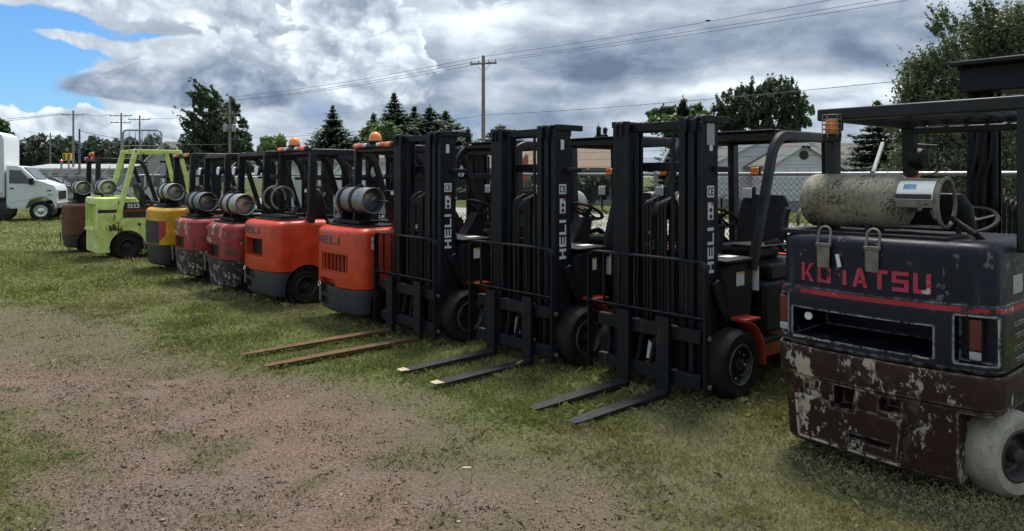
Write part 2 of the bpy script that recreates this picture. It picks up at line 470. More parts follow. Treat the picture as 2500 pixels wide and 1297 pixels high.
# ------------------------------------------------------------------ mesh builder
class MB:
    def __init__(self):
        self.v = []; self.f = []

    def quadloop(self, rings, close_ring=True, cap0=True, cap1=True):
        """skin a list of equally long rings of points"""
        b = len(self.v); n = len(rings[0])
        for r in rings:
            self.v += [tuple(p) for p in r]
        m = len(rings)
        for i in range(m - 1):
            for j in range(n if close_ring else n - 1):
                k = (j + 1) % n
                self.f.append((b + i * n + j, b + i * n + k, b + (i + 1) * n + k, b + (i + 1) * n + j))
        if cap0: self.f.append(tuple(b + j for j in range(n))[::-1])
        if cap1: self.f.append(tuple(b + (m - 1) * n + j for j in range(n)))
        return self

    def box(self, x0, x1, y0, y1, z0, z1):
        return self.quadloop([[(x0, y0, z), (x1, y0, z), (x1, y1, z), (x0, y1, z)] for z in (z0, z1)])

    def beam(self, p0, p1, w, h, up=(0, 0, 1)):
        """rectangular bar from p0 to p1, w across, h along up"""
        p0, p1, up = Vector(p0), Vector(p1), Vector(up)
        d = (p1 - p0).normalized()
        s = d.cross(up)
        if s.length < 1e-4: s = d.cross(Vector((1, 0, 0)))
        s.normalize(); u = s.cross(d).normalized()
        r = lambda p: [p - s * w / 2 - u * h / 2, p + s * w / 2 - u * h / 2, p + s * w / 2 + u * h / 2, p - s * w / 2 + u * h / 2]
        return self.quadloop([r(p0), r(p1)])

    def sweep(self, pts, w, h, side=(0, 1, 0), n=0):
        """sweep a rectangle (or with n a circle of diameter w) along a path lying across `side`"""
        pts = [Vector(p) for p in pts]; side = Vector(side).normalized()
        rings = []
        for i, p in enumerate(pts):
            a = pts[max(i - 1, 0)]; b = pts[min(i + 1, len(pts) - 1)]
            t = (b - a).normalized()
            u = side.cross(t)
            if u.length < 1e-5: u = Vector((0, 0, 1)).cross(t)
            u.normalize(); s = t.cross(u).normalized()
            if n:
                rings.append([p + (s * math.cos(2 * math.pi * k / n) + u * math.sin(2 * math.pi * k / n)) * w / 2 for k in range(n)])
            else:
                rings.append([p - s * w / 2 - u * h / 2, p + s * w / 2 - u * h / 2, p + s * w / 2 + u * h / 2, p - s * w / 2 + u * h / 2])
        return self.quadloop(rings)

    def tube(self, pts, r, n=8, r1=None):
        pts = [Vector(p) for p in pts]
        rings = []
        ref = None
        for i, p in enumerate(pts):
            a = pts[max(i - 1, 0)]; b = pts[min(i + 1, len(pts) - 1)]
            t = (b - a).normalized()
            if ref is None:
                ref = t.orthogonal().normalized()
            u = (ref - t * ref.dot(t))
            u = u.normalized() if u.length > 1e-5 else t.orthogonal().normalized()
            ref = u
            s = t.cross(u)
            rr = r if r1 is None else r + (r1 - r) * i / max(1, len(pts) - 1)
            rings.append([p + (u * math.cos(2 * math.pi * k / n) + s * math.sin(2 * math.pi * k / n)) * rr for k in range(n)])
        return self.quadloop(rings)

    def lathe(self, prof, o=(0, 0, 0), axis='Y', n=24, cap=True):
        """prof = (radius, offset along axis)"""
        o = Vector(o); rings = []
        for r, h in prof:
            ring = []
            for k in range(n):
                a = 2 * math.pi * k / n
                c, s = r * math.cos(a), r * math.sin(a)
                ring.append(o + Vector({'Y': (c, h, s), 'Z': (c, s, h), 'X': (h, c, s)}[axis]))
            rings.append(ring)
        return self.quadloop(rings, cap0=cap, cap1=cap)

    def prism(self, poly, y0, y1, plane='XZ'):
        mk = {'XZ': lambda a, b, t: (a, t, b), 'YZ': lambda a, b, t: (t, a, b), 'XY': lambda a, b, t: (a, b, t)}[plane]
        return self.quadloop([[mk(a, b, y0) for a, b in poly], [mk(a, b, y1) for a, b in poly]])

    def torus(self, o, R_, r, normal=(0, 0, 1), n=28, m=8, a0=0, a1=2 * math.pi):
        o = Vector(o); nn = Vector(normal).normalized()
        u = nn.orthogonal().normalized(); s = nn.cross(u)
        full = abs(a1 - a0 - 2 * math.pi) < 1e-4
        pts = []
        cnt = n if full else n + 1
        rings = []
        for i in range(cnt):
            a = a0 + (a1 - a0) * i / n
            d = u * math.cos(a) + s * math.sin(a)
            rings.append([o + d * (R_ + r * math.cos(2 * math.pi * k / m)) + nn * r * math.sin(2 * math.pi * k / m) for k in range(m)])
        if full: rings.append(rings[0])
        return self.quadloop(rings, cap0=not full, cap1=not full)

    def quad(self, a, b, c, d):
        k = len(self.v); self.v += [tuple(a), tuple(b), tuple(c), tuple(d)]
        self.f.append((k, k + 1, k + 2, k + 3)); return self

    def mesh(self, name, mat, smooth=True, ang=35, fix=True):
        me = bpy.data.meshes.new(name)
        me.from_pydata(self.v, [], self.f)
        if fix:
            bm = bmesh.new(); bm.from_mesh(me)
            bmesh.ops.recalc_face_normals(bm, faces=bm.faces)
            bm.to_mesh(me); bm.free()
        if mat: me.materials.append(MATS[mat])
        if smooth:
            me.shade_smooth(); me.set_sharp_from_angle(angle=R(ang))
        return me

    def build(self, name, mat, parent=None, bevel=0.0, seg=2, smooth=True, ang=35, loc=None, fix=True):
        return link(name, self.mesh(name, mat, smooth, ang, fix), parent, bevel, seg, loc)


def link(name, me, parent=None, bevel=0.0, seg=2, loc=None):
    o = bpy.data.objects.new(name, me)
    COL.objects.link(o)
    o.parent = parent
    if loc is not None: o.location = loc
    if bevel:
        md = o.modifiers.new('bevel', 'BEVEL')
        md.width = bevel; md.segments = seg; md.limit_method = 'ANGLE'; md.angle_limit = R(40)
        md.harden_normals = False
    return o


def empty(name, parent=None, loc=(0, 0, 0), rz=0.0):
    o = bpy.data.objects.new(name, None)
    COL.objects.link(o)
    o.empty_display_size = 0.2
    o.parent = parent; o.location = loc; o.rotation_euler = (0, 0, rz)
    return o


def tag(o, label=None, cat=None, group=None, kind=None):
    if label: o['label'] = label
    if cat: o['category'] = cat
    if group: o['group'] = group
    if kind: o['kind'] = kind
    return o


def copy_tree(o, parent=None):
    c = o.copy(); COL.objects.link(c); c.parent = parent
    for ch in list(o.children):
        copy_tree(ch, c)
    return c


def carve(me, cutters):
    """subtract closed cutter meshes from a mesh and return the carved mesh"""
    o = bpy.data.objects.new('carve', me); COL.objects.link(o)
    cs = []
    for c in cutters:
        cm = c.mesh('cut', None, smooth=False)
        co = bpy.data.objects.new('cut', cm); COL.objects.link(co); cs.append(co)
        md = o.modifiers.new('b', 'BOOLEAN'); md.operation = 'DIFFERENCE'; md.object = co; md.solver = 'EXACT'
    dg = bpy.context.evaluated_depsgraph_get()
    out = bpy.data.meshes.new_from_object(o.evaluated_get(dg))
    for c in cs:
        cm = c.data; bpy.data.objects.remove(c); bpy.data.meshes.remove(cm)
    bpy.data.objects.remove(o)
    out.shade_smooth(); out.set_sharp_from_angle(angle=R(32))
    return out


# ------------------------------------------------------------------ lettering
def glyph(ch):
    t, h = 0.27, 0.2
    Q = lambda x0, y0, x1, y1: [(x0, y0), (x1, y0), (x1, y1), (x0, y1)]
    G = {
        'H': [Q(0, 0, t, 1), Q(1 - t, 0, 1, 1), Q(t, .4, 1 - t, .6)],
        'E': [Q(0, 0, t, 1), Q(t, 0, 1, h), Q(t, .4, .96, .6), Q(t, 1 - h, 1, 1)],
        'L': [Q(0, 0, t, 1), Q(t, 0, 1, h)],
        'I': [Q(0, 0, t, 1)],
        'K': [Q(0, 0, t, 1), [(t, .40), (.68, 1), (1, 1), (t, .62 - .28)][:3] + [(t, .3)], [(.45, .62), (.30, .44), (.68, 0), (1, 0)]],
        'O': [Q(0, 0, t, 1), Q(1 - t, 0, 1, 1), Q(t, 0, 1 - t, h), Q(t, 1 - h, 1 - t, 1)],
        'M': [Q(0, 0, .22, 1), Q(.78, 0, 1, 1), [(.22, 1), (.22, .62), (.5, .2), (.5, .58)], [(.78, 1), (.5, .58), (.5, .2), (.78, .62)]],
        'm': [Q(.58, .02, .84, .80), [(.30, .55), (.40, .40), (.44, .46), (.36, .62)]],
        'A': [[(0, 0), (.27, 0), (.62, 1), (.36, 1)], [(.73, 0), (1, 0), (.64, 1), (.40, .94)], Q(.22, .2, .8, .37)],
        'T': [Q(.36, 0, .64, .8), Q(0, .8, 1, 1)],
        'S': [Q(0, 0, 1, h), Q(1 - t, h, 1, .42), Q(0, .42, 1, .60), Q(0, .60, t, .8), Q(0, .8, 1, 1)],
        'U': [Q(0, h, t, 1), Q(1 - t, h, 1, 1), Q(0, 0, 1, h)],
        'C': [Q(0, .15, t, .85), Q(.12, 0, 1, h), Q(.12, 1 - h, 1, 1)],
        '5': [Q(0, 0, 1, h), Q(1 - t, h, 1, .42), Q(0, .42, 1, .60), Q(0, .60, t, .8), Q(0, .8, 1, 1)],
        '0': [Q(0, 0, t, 1), Q(1 - t, 0, 1, 1), Q(t, 0, 1 - t, h), Q(t, 1 - h, 1 - t, 1)],
        '1': [Q(.4, 0, .65, 1)],
        '2': [Q(0, .8, 1, 1), Q(1 - t, .6, 1, .8), Q(0, .42, 1, .60), Q(0, h, t, .42), Q(0, 0, 1, h)],
        '9': [Q(0, .8, 1, 1), Q(0, .6, t, .8), Q(0, .42, 1, .60), Q(1 - t, 0, 1, .42), Q(1 - t, .6, 1, .8)],
    }
    return G[ch]


def lettering(name, text, h, w, gap, place, mat, parent, div=3, narrow=('I',), slant=0.0):
    """letters of height h and width w; place(u, v) gives the 3D point; every letter is a part of its own"""
    u0 = 0.0
    mbs = []
    for ch in text:
        ww = w * 0.27 / 1.0 if ch == 'I' else w
        sc = w if ch == 'I' else ww
        mb = MB()
        for poly in glyph(ch):
            (ax, ay), (bx, by), (cx, cy), (dx, dy) = poly
            for k in range(div):
                t0, t1 = k / div, (k + 1) / div
                pts = []
                for (p, q, t) in (((ax, ay), (bx, by), t0), ((ax, ay), (bx, by), t1), ((dx, dy), (cx, cy), t1), ((dx, dy), (cx, cy), t0)):
                    gx = p[0] + (q[0] - p[0]) * t; gy = p[1] + (q[1] - p[1]) * t
                    pts.append(place(u0 + gx * sc + slant * gy * h, gy * h))
                mb.quad(*pts)
        mbs.append(mb)
        u0 += ww + gap
    return [mb.build('letter', mat, parent, smooth=False, fix=False) for mb in mbs]

# ------------------------------------------------------------------ forklift parts
# every truck: origin on the ground under the middle of its rear, +X forward, +Y its left
TH = R(40.5)
FDIR = Vector((math.cos(TH), math.sin(TH), 0))
SDIR = Vector((math.sin(TH), -math.cos(TH), 0))


def outline(W, rc, bow, L, ins=0.0, n=7):
    hw = W / 2 - ins
    r = max(rc - ins * 0.4, 0.02)
    pts = [(L, hw), (L * 0.7, hw)]
    cx, cy = ins + bow + r, hw - r
    for i in range(n + 1):
        a = math.pi / 2 + math.pi / 2 * i / n
        pts.append((cx + r * math.cos(a), cy + r * math.sin(a)))
    for i in range(1, 10):
        y = cy * (1 - 2 * i / 10)
        pts.append((ins + bow * (y / cy) ** 2, y))
    for i in range(n + 1):
        a = math.pi + math.pi / 2 * i / n
        pts.append((cx + r * math.cos(a), -cy + r * math.sin(a)))
    pts += [(L * 0.7, -hw), (L, -hw)]
    return pts


def loft(levels, W, rc, bow, L):
    """levels = (z, inset)"""
    mb = MB()
    mb.quadloop([[(x, y, z) for x, y in outline(W, rc, bow, L, ins)] for z, ins in levels])
    return mb


def fillet(z0, z1, r0, r1, n=5, ins0=0.0, ins1=0.0):
    lv = []
    for i in range(n + 1):
        a = math.pi / 2 * i / n
        lv.append((z0 + r0 * (1 - math.cos(a)), ins0 + r0 * (1 - math.sin(a))))
    for i in range(n + 1):
        a = math.pi / 2 * i / n
        lv.append((z1 - r1 * (1 - math.sin(a)), ins1 + r1 * (1 - math.cos(a))))
    return lv


def wrapper(W, rc, bow, L, ins=0.0, off=0.003):
    pts = [Vector((x, y, 0)) for x, y in outline(W, rc, bow, L, ins, n=12)]
    mid = min(range(len(pts)), key=lambda i: abs(pts[i].y))
    cum = [0.0]
    for a, b in zip(pts, pts[1:]):
        cum.append(cum[-1] + (b - a).length)
    c0 = cum[mid]

    def place(t, z):
        s = min(max(t + c0, 0.001), cum[-1] - 0.001)
        i = max(k for k in range(len(cum) - 1) if cum[k] <= s)
        f = (s - cum[i]) / max(cum[i + 1] - cum[i], 1e-6)
        d = (pts[i + 1] - pts[i]).normalized()
        p = pts[i].lerp(pts[i + 1], f)
        nrm = Vector((d.y, -d.x, 0))
        if nrm.dot(p - Vector((L, 0, 0))) < 0: nrm = -nrm
        q = p + nrm * off
        return (q.x, q.y, z)
    return place


def strip(name, place, t0, t1, z0, z1, mat, parent, n=24):
    mb = MB()
    for i in range(n):
        a, b = t0 + (t1 - t0) * i / n, t0 + (t1 - t0) * (i + 1) / n
        mb.quad(place(a, z0), place(b, z0), place(b, z1), place(a, z1))
    return mb.build(name, mat, parent, smooth=True, fix=False)


_wheel = {}


def wheel(root, x, y, r, w, style='solid', rim='rim_dark', tyre='tyre', nuts=False, steer=0.0):
    side = 1 if y > 0 else -1
    e = empty('wheel', root, (x, y, r), steer if side > 0 else math.pi + steer)
    key = (round(r, 3), round(w, 3), style, rim, tyre)
    if key not in _wheel:
        h = w / 2
        mb = MB()
        ri = r * (0.60 if style != 'white' else 0.62)
        mb.lathe([(ri, -h + .01), (ri + .03, -h), (r - .035, -h), (r - .008, -h + .03), (r, -h + .07), (r, h - .07), (r - .008, h - .03), (r - .035, h), (ri + .03, h), (ri, h - .01), (ri - .004, h - .05), (ri - .004, -h + .05), (ri, -h + .01)], n=40, cap=False)
        if style == 'lug':
            for k in range(22):
                a = 2 * math.pi * k / 22
                for sg in (-1, 1):
                    aa = a + (0.14 if sg > 0 else 0)
                    c, s = math.cos(aa), math.sin(aa)
                    d = Vector((c, 0, s)); t = Vector((-s, 0, c))
                    p = d * (r + 0.004) + Vector((0, sg * h * 0.55, 0))
                    rings = []
                    for rr, wd in ((-.02, .027), (.012, .022)):
                        q = p + d * rr
                        rings.append([q - t * wd - Vector((0, h * .46, 0)), q + t * wd - Vector((0, h * .46, 0)), q + t * wd + Vector((0, h * .46, 0)), q - t * wd + Vector((0, h * .46, 0))])
                    mb.quadloop(rings)
        m1 = mb.mesh('tyre', tyre)
        mb = MB()
        d = 0.02 if style != 'white' else 0.03
        mb.lathe([(ri, -h + .05), (ri, h - .012), (ri - .015, h - .006), (ri - .028, h - .02), (ri - .04, h - d - .04), (ri * .62, h - d - .05), (ri * .50, h - d - .03), (ri * .32, h - d - .025), (ri * .28, h - .012), (ri * .16, h - .004), (.004, h - .002)], n=32, cap=True)
        m2 = mb.mesh('rim', rim)
        mb = MB()
        mb.lathe([(.015, 0), (.015, .020), (.010, .030), (.002, .033)], n=6)
        m3 = mb.mesh('wheel_nut', 'chrome')
        mb = MB()
        mb.torus((0, h - .008, 0), ri - .012, .005, (0, 1, 0), 32, 6)
        m4 = mb.mesh('rim_ring', 'steel_dirty')
        _wheel[key] = (m1, m2, m3, ri, h, m4)
    m1, m2, m3, ri, h, m4 = _wheel[key]
    link('tyre', m1, e); link('rim', m2, e)
    if nuts:
        link('rim_ring', m4, e)
        for k in range(8):
            a = 2 * math.pi * k / 8 + .2
            link('wheel_nut', m3, e, loc=(ri * .66 * math.cos(a), h - .066, ri * .66 * math.sin(a)))
    return e


def arc(cx, cz, r, a0, a1, n=10, y=0.0):
    return [(cx + r * math.cos(R(a0 + (a1 - a0) * i / n)), y, cz + r * math.sin(R(a0 + (a1 - a0) * i / n))) for i in range(n + 1)]


def channel(sg, yo, x0, x1, z0, z1, fl=.058):
    poly = [(x0, yo), (x1, yo), (x1, yo - fl), (x1 - .024, yo - fl), (x1 - .024, yo - .02), (x0 + .024, yo - .02), (x0 + .024, yo - fl), (x0, yo - fl)]
    return MB().prism([(x, y * sg) for x, y in poly], z0, z1, 'XY')


def sticker(name, root, x0, x1, y, z0, z1, mat, th=.003):
    """thin label on a face that looks along Y"""
    sg = 1 if y > 0 else -1
    return MB().box(x0, x1, min(y, y + sg * th), max(y, y + sg * th), z0, z1).build(name, mat, root, smooth=False)


def hose_path(x0, x1, y, zb, zt):
    r = (x1 - x0) / 2; cx = (x0 + x1) / 2
    return [(x1, y, zb), (x1, y, (zb + zt) / 2)] + arc(cx, zt, r, 0, 180, 8, y) + [(x0, y, (zb + zt) / 2), (x0, y, zb)]


def add_mast(root, FF=2.65, top=2.19, wide=.46, stages=3, mat='black', side=0, heli=False, pale=False, simple=False):
    m = empty('mast', root)
    step = .073
    for sg in (-1, 1):
        for k in range(stages):
            yo = wide - k * step
            x0 = FF - .33 + k * .018
            channel(sg, yo, x0, x0 + .20, .14 + .03 * k, top - .02 * (stages - 1 - k)).build('mast_rail', mat, m, .005, 2)
            # roller housing at the head of every rail
            if k:
                MB().prism([(x0 + .13, top - .12), (x0 + .215, top - .12), (x0 + .215, top - .02), (x0 + .19, top + .005), (x0 + .13, top + .005)], sg * (yo + .012) - .012, sg * (yo + .012) + .012).build('roller_cap', mat, m, .006)
        # brackets that tie the outer rail to its cross members
        MB().box(FF - .47, FF - .14, sg * (wide + .002) - .02, sg * (wide + .002) + .02, top - .045, top + .008).build('tie_bracket', mat, m, .004)
        MB().box(FF - .45, FF - .26, sg * (wide + .01) - .018, sg * (wide + .01) + .018, top - .43, top - .385).build('tie_bracket', mat, m, .004)
        # tilt cylinder clevis plate
        MB().prism([(FF - .30, .72), (FF - .22, .90), (FF - .30, .93), (FF - .52, .66), (FF - .50, .60), (FF - .40, .58)], sg * (wide + .02) - .012, sg * (wide + .02) + .012).build('tilt_bracket', mat, m, .006)
        MB().tube([(FF - .24, sg * (wide - .16), .25), (FF - .24, sg * (wide - .16), top - .25)], .03, 12).build('lift_cylinder', mat, m)
    for zz in (top - .09, top - .42, 1.05, .30):
        MB().box(FF - .36, FF - .325, -wide + .02, wide - .02, zz, zz + .075).build('mast_crossbar', mat, m, .004)
    wi = wide - (stages - 1) * step
    MB().box(FF - .18, FF - .15, -wi + .03, wi - .03, top - .085, top - .02).build('mast_crossbar', mat, m, .004)
    MB().tube([(FF - .23, -.02, .2), (FF - .23, -.02, 1.40)], .045, 14).build('lift_cylinder', mat, m)
    MB().lathe([(.03, -.03), (.09, -.03), (.07, -.01), (.07, .01), (.09, .03), (.03, .03)], (FF - .23, -.02, 1.45), 'Y', 20).build('sheave', 'black_plastic', m)
    for k, yy in enumerate((-.13, -.095, -.06, .02, .055, .09)):
        MB().tube(hose_path(FF - .30, FF - .15, yy, .45, 1.46 + .012 * (k % 3)), .0125, 8).build('hose', 'black_plastic', m)
    for yy in (-.21, .16):
        MB().box(FF - .16, FF - .148, yy - .014, yy + .014, .5, top - .1).build('lift_chain', 'steel_dirty' if pale else 'black', m)
    if heli:
        y = side * (wide + .001)
        yl = y + side * .002
        fx = FF - .225
        lettering('maker_lettering', 'HELI', .085, .092, .018, lambda u, v: (fx - .0425 + v, yl, .985 + u), 'label_white', m, 1)
        sticker('safety_label', m, fx - .045, fx + .045, y, 1.575, 1.665, 'label_white')
        lettering('approval_mark', 'CE', .06, .030, .010, lambda u, v: (fx + .037 - u, yl + side * .003, 1.590 + v), 'ink', m, 1)
        sticker('warning_label', m, fx - .035, fx + .035, y, 1.40, 1.535, 'label_white')
        for zz in (1.425, 1.475):
            MB().lathe([(.018, 0), (.018, .004)], (fx, min(yl, yl + side * .004), zz), 'Y', 10).build('warning_symbol', 'ink', m)
        sticker('warning_corner', m, fx - .034, fx - .006, y + side * .003, 1.515, 1.534, 'label_red')
    return m


def add_carriage(root, FF=2.65, wide=.59, top=1.10, fork_y=.22, fork_len=1.07, fork_mat='fork_dark', mat='black', rest=True):
    c = empty('carriage', root)
    for z0, z1 in ((.13, .235), (.47, .575)):
        MB().box(FF - .065, FF - .005, -.52, .52, z0, z1).build('carriage_bar', mat, c, .006)
    for y in (-.20, .20, -.42, .42):
        MB().box(FF - .09, FF - .03, y - .014, y + .014, .24, .465).build('carriage_plate', mat, c, .004)
    for y in (-.12, .02):
        MB().tube([(FF - .05, y, .24), (FF - .05, y + .05, .45)], .022, 10).build('side_shift_cylinder', mat, c)
    MB().prism([(-.07, .25), (.01, .25), (-.005, .37), (-.045, .40)], FF - .11, FF - .10, 'YZ').build('manual_pouch', 'label_white', c)
    if rest:
        l = empty('load_backrest', root)
        rr = .07
        for s in (-1, 1):
            pts = [(FF + .02, s * wide, .10), (FF + .02, s * wide, .5), (FF + .02, s * wide, top - rr)]
            pts += [(FF + .02, s * (wide - rr + rr * math.cos(R(a))), top - rr + rr * math.sin(R(a))) for a in range(15, 91, 15)]
            pts += [(FF + .02, 0, top)]
            MB().sweep(pts, .055, .016, side=(1, 0, 0)).build('rest_frame', mat, l, .003)
            MB().box(FF - .02, FF + .045, s * wide - .009, s * wide + .009, .10, .68).build('side_plate', mat, l, .003)
            for zz in (.17, .53):
                MB().lathe([(.018, -.015), (.018, .015)], (FF + .0, s * (wide + .012), zz), 'Y', 6).build('bolt', 'steel_dirty', l)
        MB().beam((FF + .012, -wide + .012, .665), (FF + .012, wide - .012, .665), .06, .014, up=(-.5, 0, .87)).build('rest_crossbar', mat, l, .003)
        for k in range(1, 7):
            y = -wide + 2 * wide * k / 7
            MB().box(FF + .012, FF + .034, y - .007, y + .007, .672, top - .008).build('rest_upright', mat, l)
    for y in (-fork_y, fork_y):
        f = empty('fork', root)
        MB().box(FF + .0, FF + .045, y - .062, y + .062, .045, .64).build('shank', mat if fork_mat != 'fork_rust' else 'black', f, .006)
        L = fork_len
        mb = MB()
        rings = []
        for x, w, z0, z1 in ((.012, .058, .030, .075), (.10, .058, .028, .066), (L * .6, .056, .030, .056), (L * .93, .050, .033, .046), (L, .032, .035, .041)):
            rings.append([(FF + x, y - w, z0), (FF + x, y + w, z0), (FF + x, y + w, z1), (FF + x, y - w, z1)])
        mb.quadloop(rings)
        mb.build('blade', fork_mat, f, .004)
    return c


def add_guard(root, yw=.50, xr=.62, xfb=1.90, xft=1.60, top=2.12, zr=1.05, zf=.98, mat='black_guard', lw=.085, slats=8, bend=.22, xrb=None, style='arch', sheet=False, yc=0.0):
    gd = empty('overhead_guard', root, (0, yc, 0))
    xrb = xr - .03 if xrb is None else xrb
    for s in (-1, 1):
        y = s * yw
        if style == 'arch':
            pts = [(xfb, y, zf), (xfb - (xfb - xft) * .55, y, zf + (top - bend - zf) * .55)]
            p0 = Vector((xft, y, top - bend))
            p2 = Vector((xft - bend * 1.1, y, top - .03))
            p1 = Vector((xft - .07, y, top - .035))
            pts += [tuple(p0 * (1 - t) ** 2 + p1 * 2 * t * (1 - t) + p2 * t * t) for t in (0, .15, .3, .45, .6, .75, .9, 1)]
            pts += [((p2.x + xr) / 2, y, top - .03), (xr, y, top - .03)]
            MB().sweep(pts, .06, .085, side=(0, 1, 0)).build('front_leg', mat, gd, .012, 2)
        else:
            MB().sweep([(xfb, y, zf), (xft, y, top - .04)], lw * .8, lw * .8, side=(0, 1, 0)).build('front_leg', mat, gd, .008)
            MB().box(xr - .01, xft + .03, y - .03, y + .03, top - .075, top).build('roof_beam', mat, gd, .008)
        MB().sweep([(xrb, y, zr), (xr, y, top - .035)], .07 if style == 'arch' else .06, lw, side=(0, 1, 0)).build('rear_leg', mat, gd, .01, 2)
    xf = xft - .12 if style == 'arch' else xft
    MB().box(xf - .03, xf + .03, -yw + .02, yw - .02, top - .05, top - .005).build('roof_beam', mat, gd, .006)
    MB().box(xr - .035, xr + .035, -yw - .03, yw + .03, top - .06, top + .003).build('roof_beam', mat, gd, .006)
    for k in range(slats):
        y = -yw + 2 * yw * (k + 1) / (slats + 1)
        MB().box(xr + .03, xf - .02, y - .012, y + .012, top - .035, top + .006).build('roof_slat', mat, gd)
    if sheet:
        MB().box(xr + .04, xf + .06, -yw + .03, yw - .03, top + .008, top + .022).build('roof_sheet', mat, gd, .004)
    return gd


def add_tank(root, x, z, r=.155, y0=-.30, y1=.40, mat='tank_grey', collar='tank_grey', strap='black', base=1.06, collar_len=.0, plate=True):
    """gas bottle lying across the counterweight, collar towards -Y"""
    mb = MB()
    L0, L1 = y0, y1
    prof = []
    for i in range(7):
        a = R(90 * i / 6)
        prof.append((max(r * math.sin(a), .004), L1 - .08 * (1 - math.cos(R(90) - a)) - 0 + .0 - .08 * math.cos(a) * 0 - (0.08 - .08 * math.cos(a)) * 1))
    prof = [(max(.004, r * math.sin(R(15 * i))), L1 - .085 + .085 * math.cos(R(15 * i))) for i in range(7)]
    prof += [(r, (L0 + L1) / 2)]
    prof += [(max(.004, r * math.cos(R(15 * i))), L0 + .085 - .085 * math.sin(R(15 * i))) for i in range(7)]
    mb.lathe(prof, (x, 0, z), 'Y', 28)
    t = mb.build('gas_tank', mat, root)
    cl = collar_len or .0
    c0 = L0 + .05 - cl - .03
    rc = r - .008 if not cl else r * .84
    if cl:
        # guard plate over the top, open below, closed by a rolled ring at the end
        mb = MB()
        for i in range(16):
            a0, a1 = R(30 + 160 * i / 16), R(30 + 160 * (i + 1) / 16)
            q = lambda a, rr, yy: (x + rr * math.cos(a), yy, z + rr * math.sin(a))
            mb.quad(q(a0, rc, L0 + .05), q(a1, rc, L0 + .05), q(a1, rc, c0), q(a0, rc, c0))
            mb.quad(q(a0, rc - .006, L0 + .05), q(a1, rc - .006, L0 + .05), q(a1, rc - .006, c0), q(a0, rc - .006, c0))
        for a_ in (30, 190):
            mb.quad(q(R(a_), rc, L0 + .05), q(R(a_), rc - .006, L0 + .05), q(R(a_), rc - .006, c0), q(R(a_), rc, c0))
        mb.build('collar', collar, t, fix=False)
        MB().torus((x, c0, z), rc, .012, (0, 1, 0), 36, 8).build('collar_ring', collar, t)
        MB().box(x - .06, x + .06, c0, L0 + .05, z - rc - .004, z - rc + .004).build('collar_foot', collar, t)
        MB().lathe([(.006, -.02), (.052, -.02), (.055, .0), (.052, .02), (.006, .02)], (x, L0 - .02, z), 'Y', 20).build('valve_boss', 'steel_dirty', t)
        MB().tube([(x, L0 - .03, z), (x, c0 + .05, z + .01)], .022, 10).build('valve_stem', 'steel_dirty', t)
        MB().lathe([(.02, 0), (.042, .006), (.042, .022), (.02, .03)], (x - .01, c0 + .045, z + .055), 'Y', 12).build('valve_wheel', 'tank_collar', t)
        MB().tube([(x, c0 + .06, z), (x - .07, c0 + .05, z - .05), (x - .09, c0 + .02, z - .09)], .014, 8).build('coupling', 'steel_dirty', t)
    else:
        c0 = L0 - .045
        MB().lathe([(rc, L0 + .09), (rc, c0), (rc + .007, c0 - .006), (rc + .003, c0 - .018), (rc - .010, c0 - .010), (rc - .010, L0 + .085)], (x, 0, z), 'Y', 28, cap=False).build('collar', collar, t)
    MB().tube([(x, L0 + .03, z), (x, L0 - .005, z), (x + .05, L0 - .02, z + .04)], .020, 8).build('valve', 'steel_dirty', t)
    MB().lathe([(.028, 0), (.022, .02)], (x - .06, c0 + .045, z + .05), 'Y', 10).build('gauge', 'label_yellow' if plate else 'steel_dirty', t)
    if strap:
        for yy in (L0 + .24, L1 - .17):
            MB().lathe([(r + .002, -.030), (r + .012, -.028), (r + .012, .028), (r + .002, .030)], (x, yy, z), 'Y', 28, cap=False).build('strap', strap, t)
            MB().box(x - .035, x + .02, yy - .028, yy + .028, z + r, z + r + .03).build('strap_latch', strap, t, .005)
    MB().box(x - .13, x + .13, L0 + .05, L1 - .02, base - .01, base + .03).build('tank_cradle', 'black_plastic', root, .006)
    for yy in (L0 + .22, L1 - .15):
        MB().prism([(x - .12, base + .02), (x + .12, base + .02), (x + .10, z - r * .55), (x + .04, z - r * .93), (x - .04, z - r * .93), (x - .10, z - r * .55)], yy - .015, yy + .015).build('cradle_saddle', 'black_plastic', root, .004)
    return t


def add_seat(root, x=.98, z=.98, label_on=False):
    s = empty('seat', root)
    MB().box(x, x + .46, -.24, .24, z, z + .13).build('cushion', 'black_vinyl', s, .05, 4)
    mb = MB()
    rings = []
    for t, w in ((0, .225), (.12, .25), (.30, .262), (.44, .25), (.52, .20)):
        zz = z + .06 + t; xo = x - .02 - t * .22
        hw = w
        sec = []
        for a in range(16):
            an = 2 * math.pi * a / 16
            cx = abs(math.cos(an)) ** .6 * math.copysign(1, math.cos(an))
            sy = abs(math.sin(an)) ** .6 * math.copysign(1, math.sin(an))
            sec.append((xo + .055 * cx, hw * sy, zz))
        rings.append(sec)
    mb.quadloop(rings)
    mb.build('backrest', 'black_vinyl', s, .012, 2, ang=60)
    for sg in (-1, 1):
        MB().sweep([(x + .02, sg * .275, z + .08), (x + .16, sg * .285, z + .17), (x + .34, sg * .28, z + .15)], .035, .05, side=(0, 1, 0)).build('hip_restraint', 'black_vinyl', s, .012)
    return s


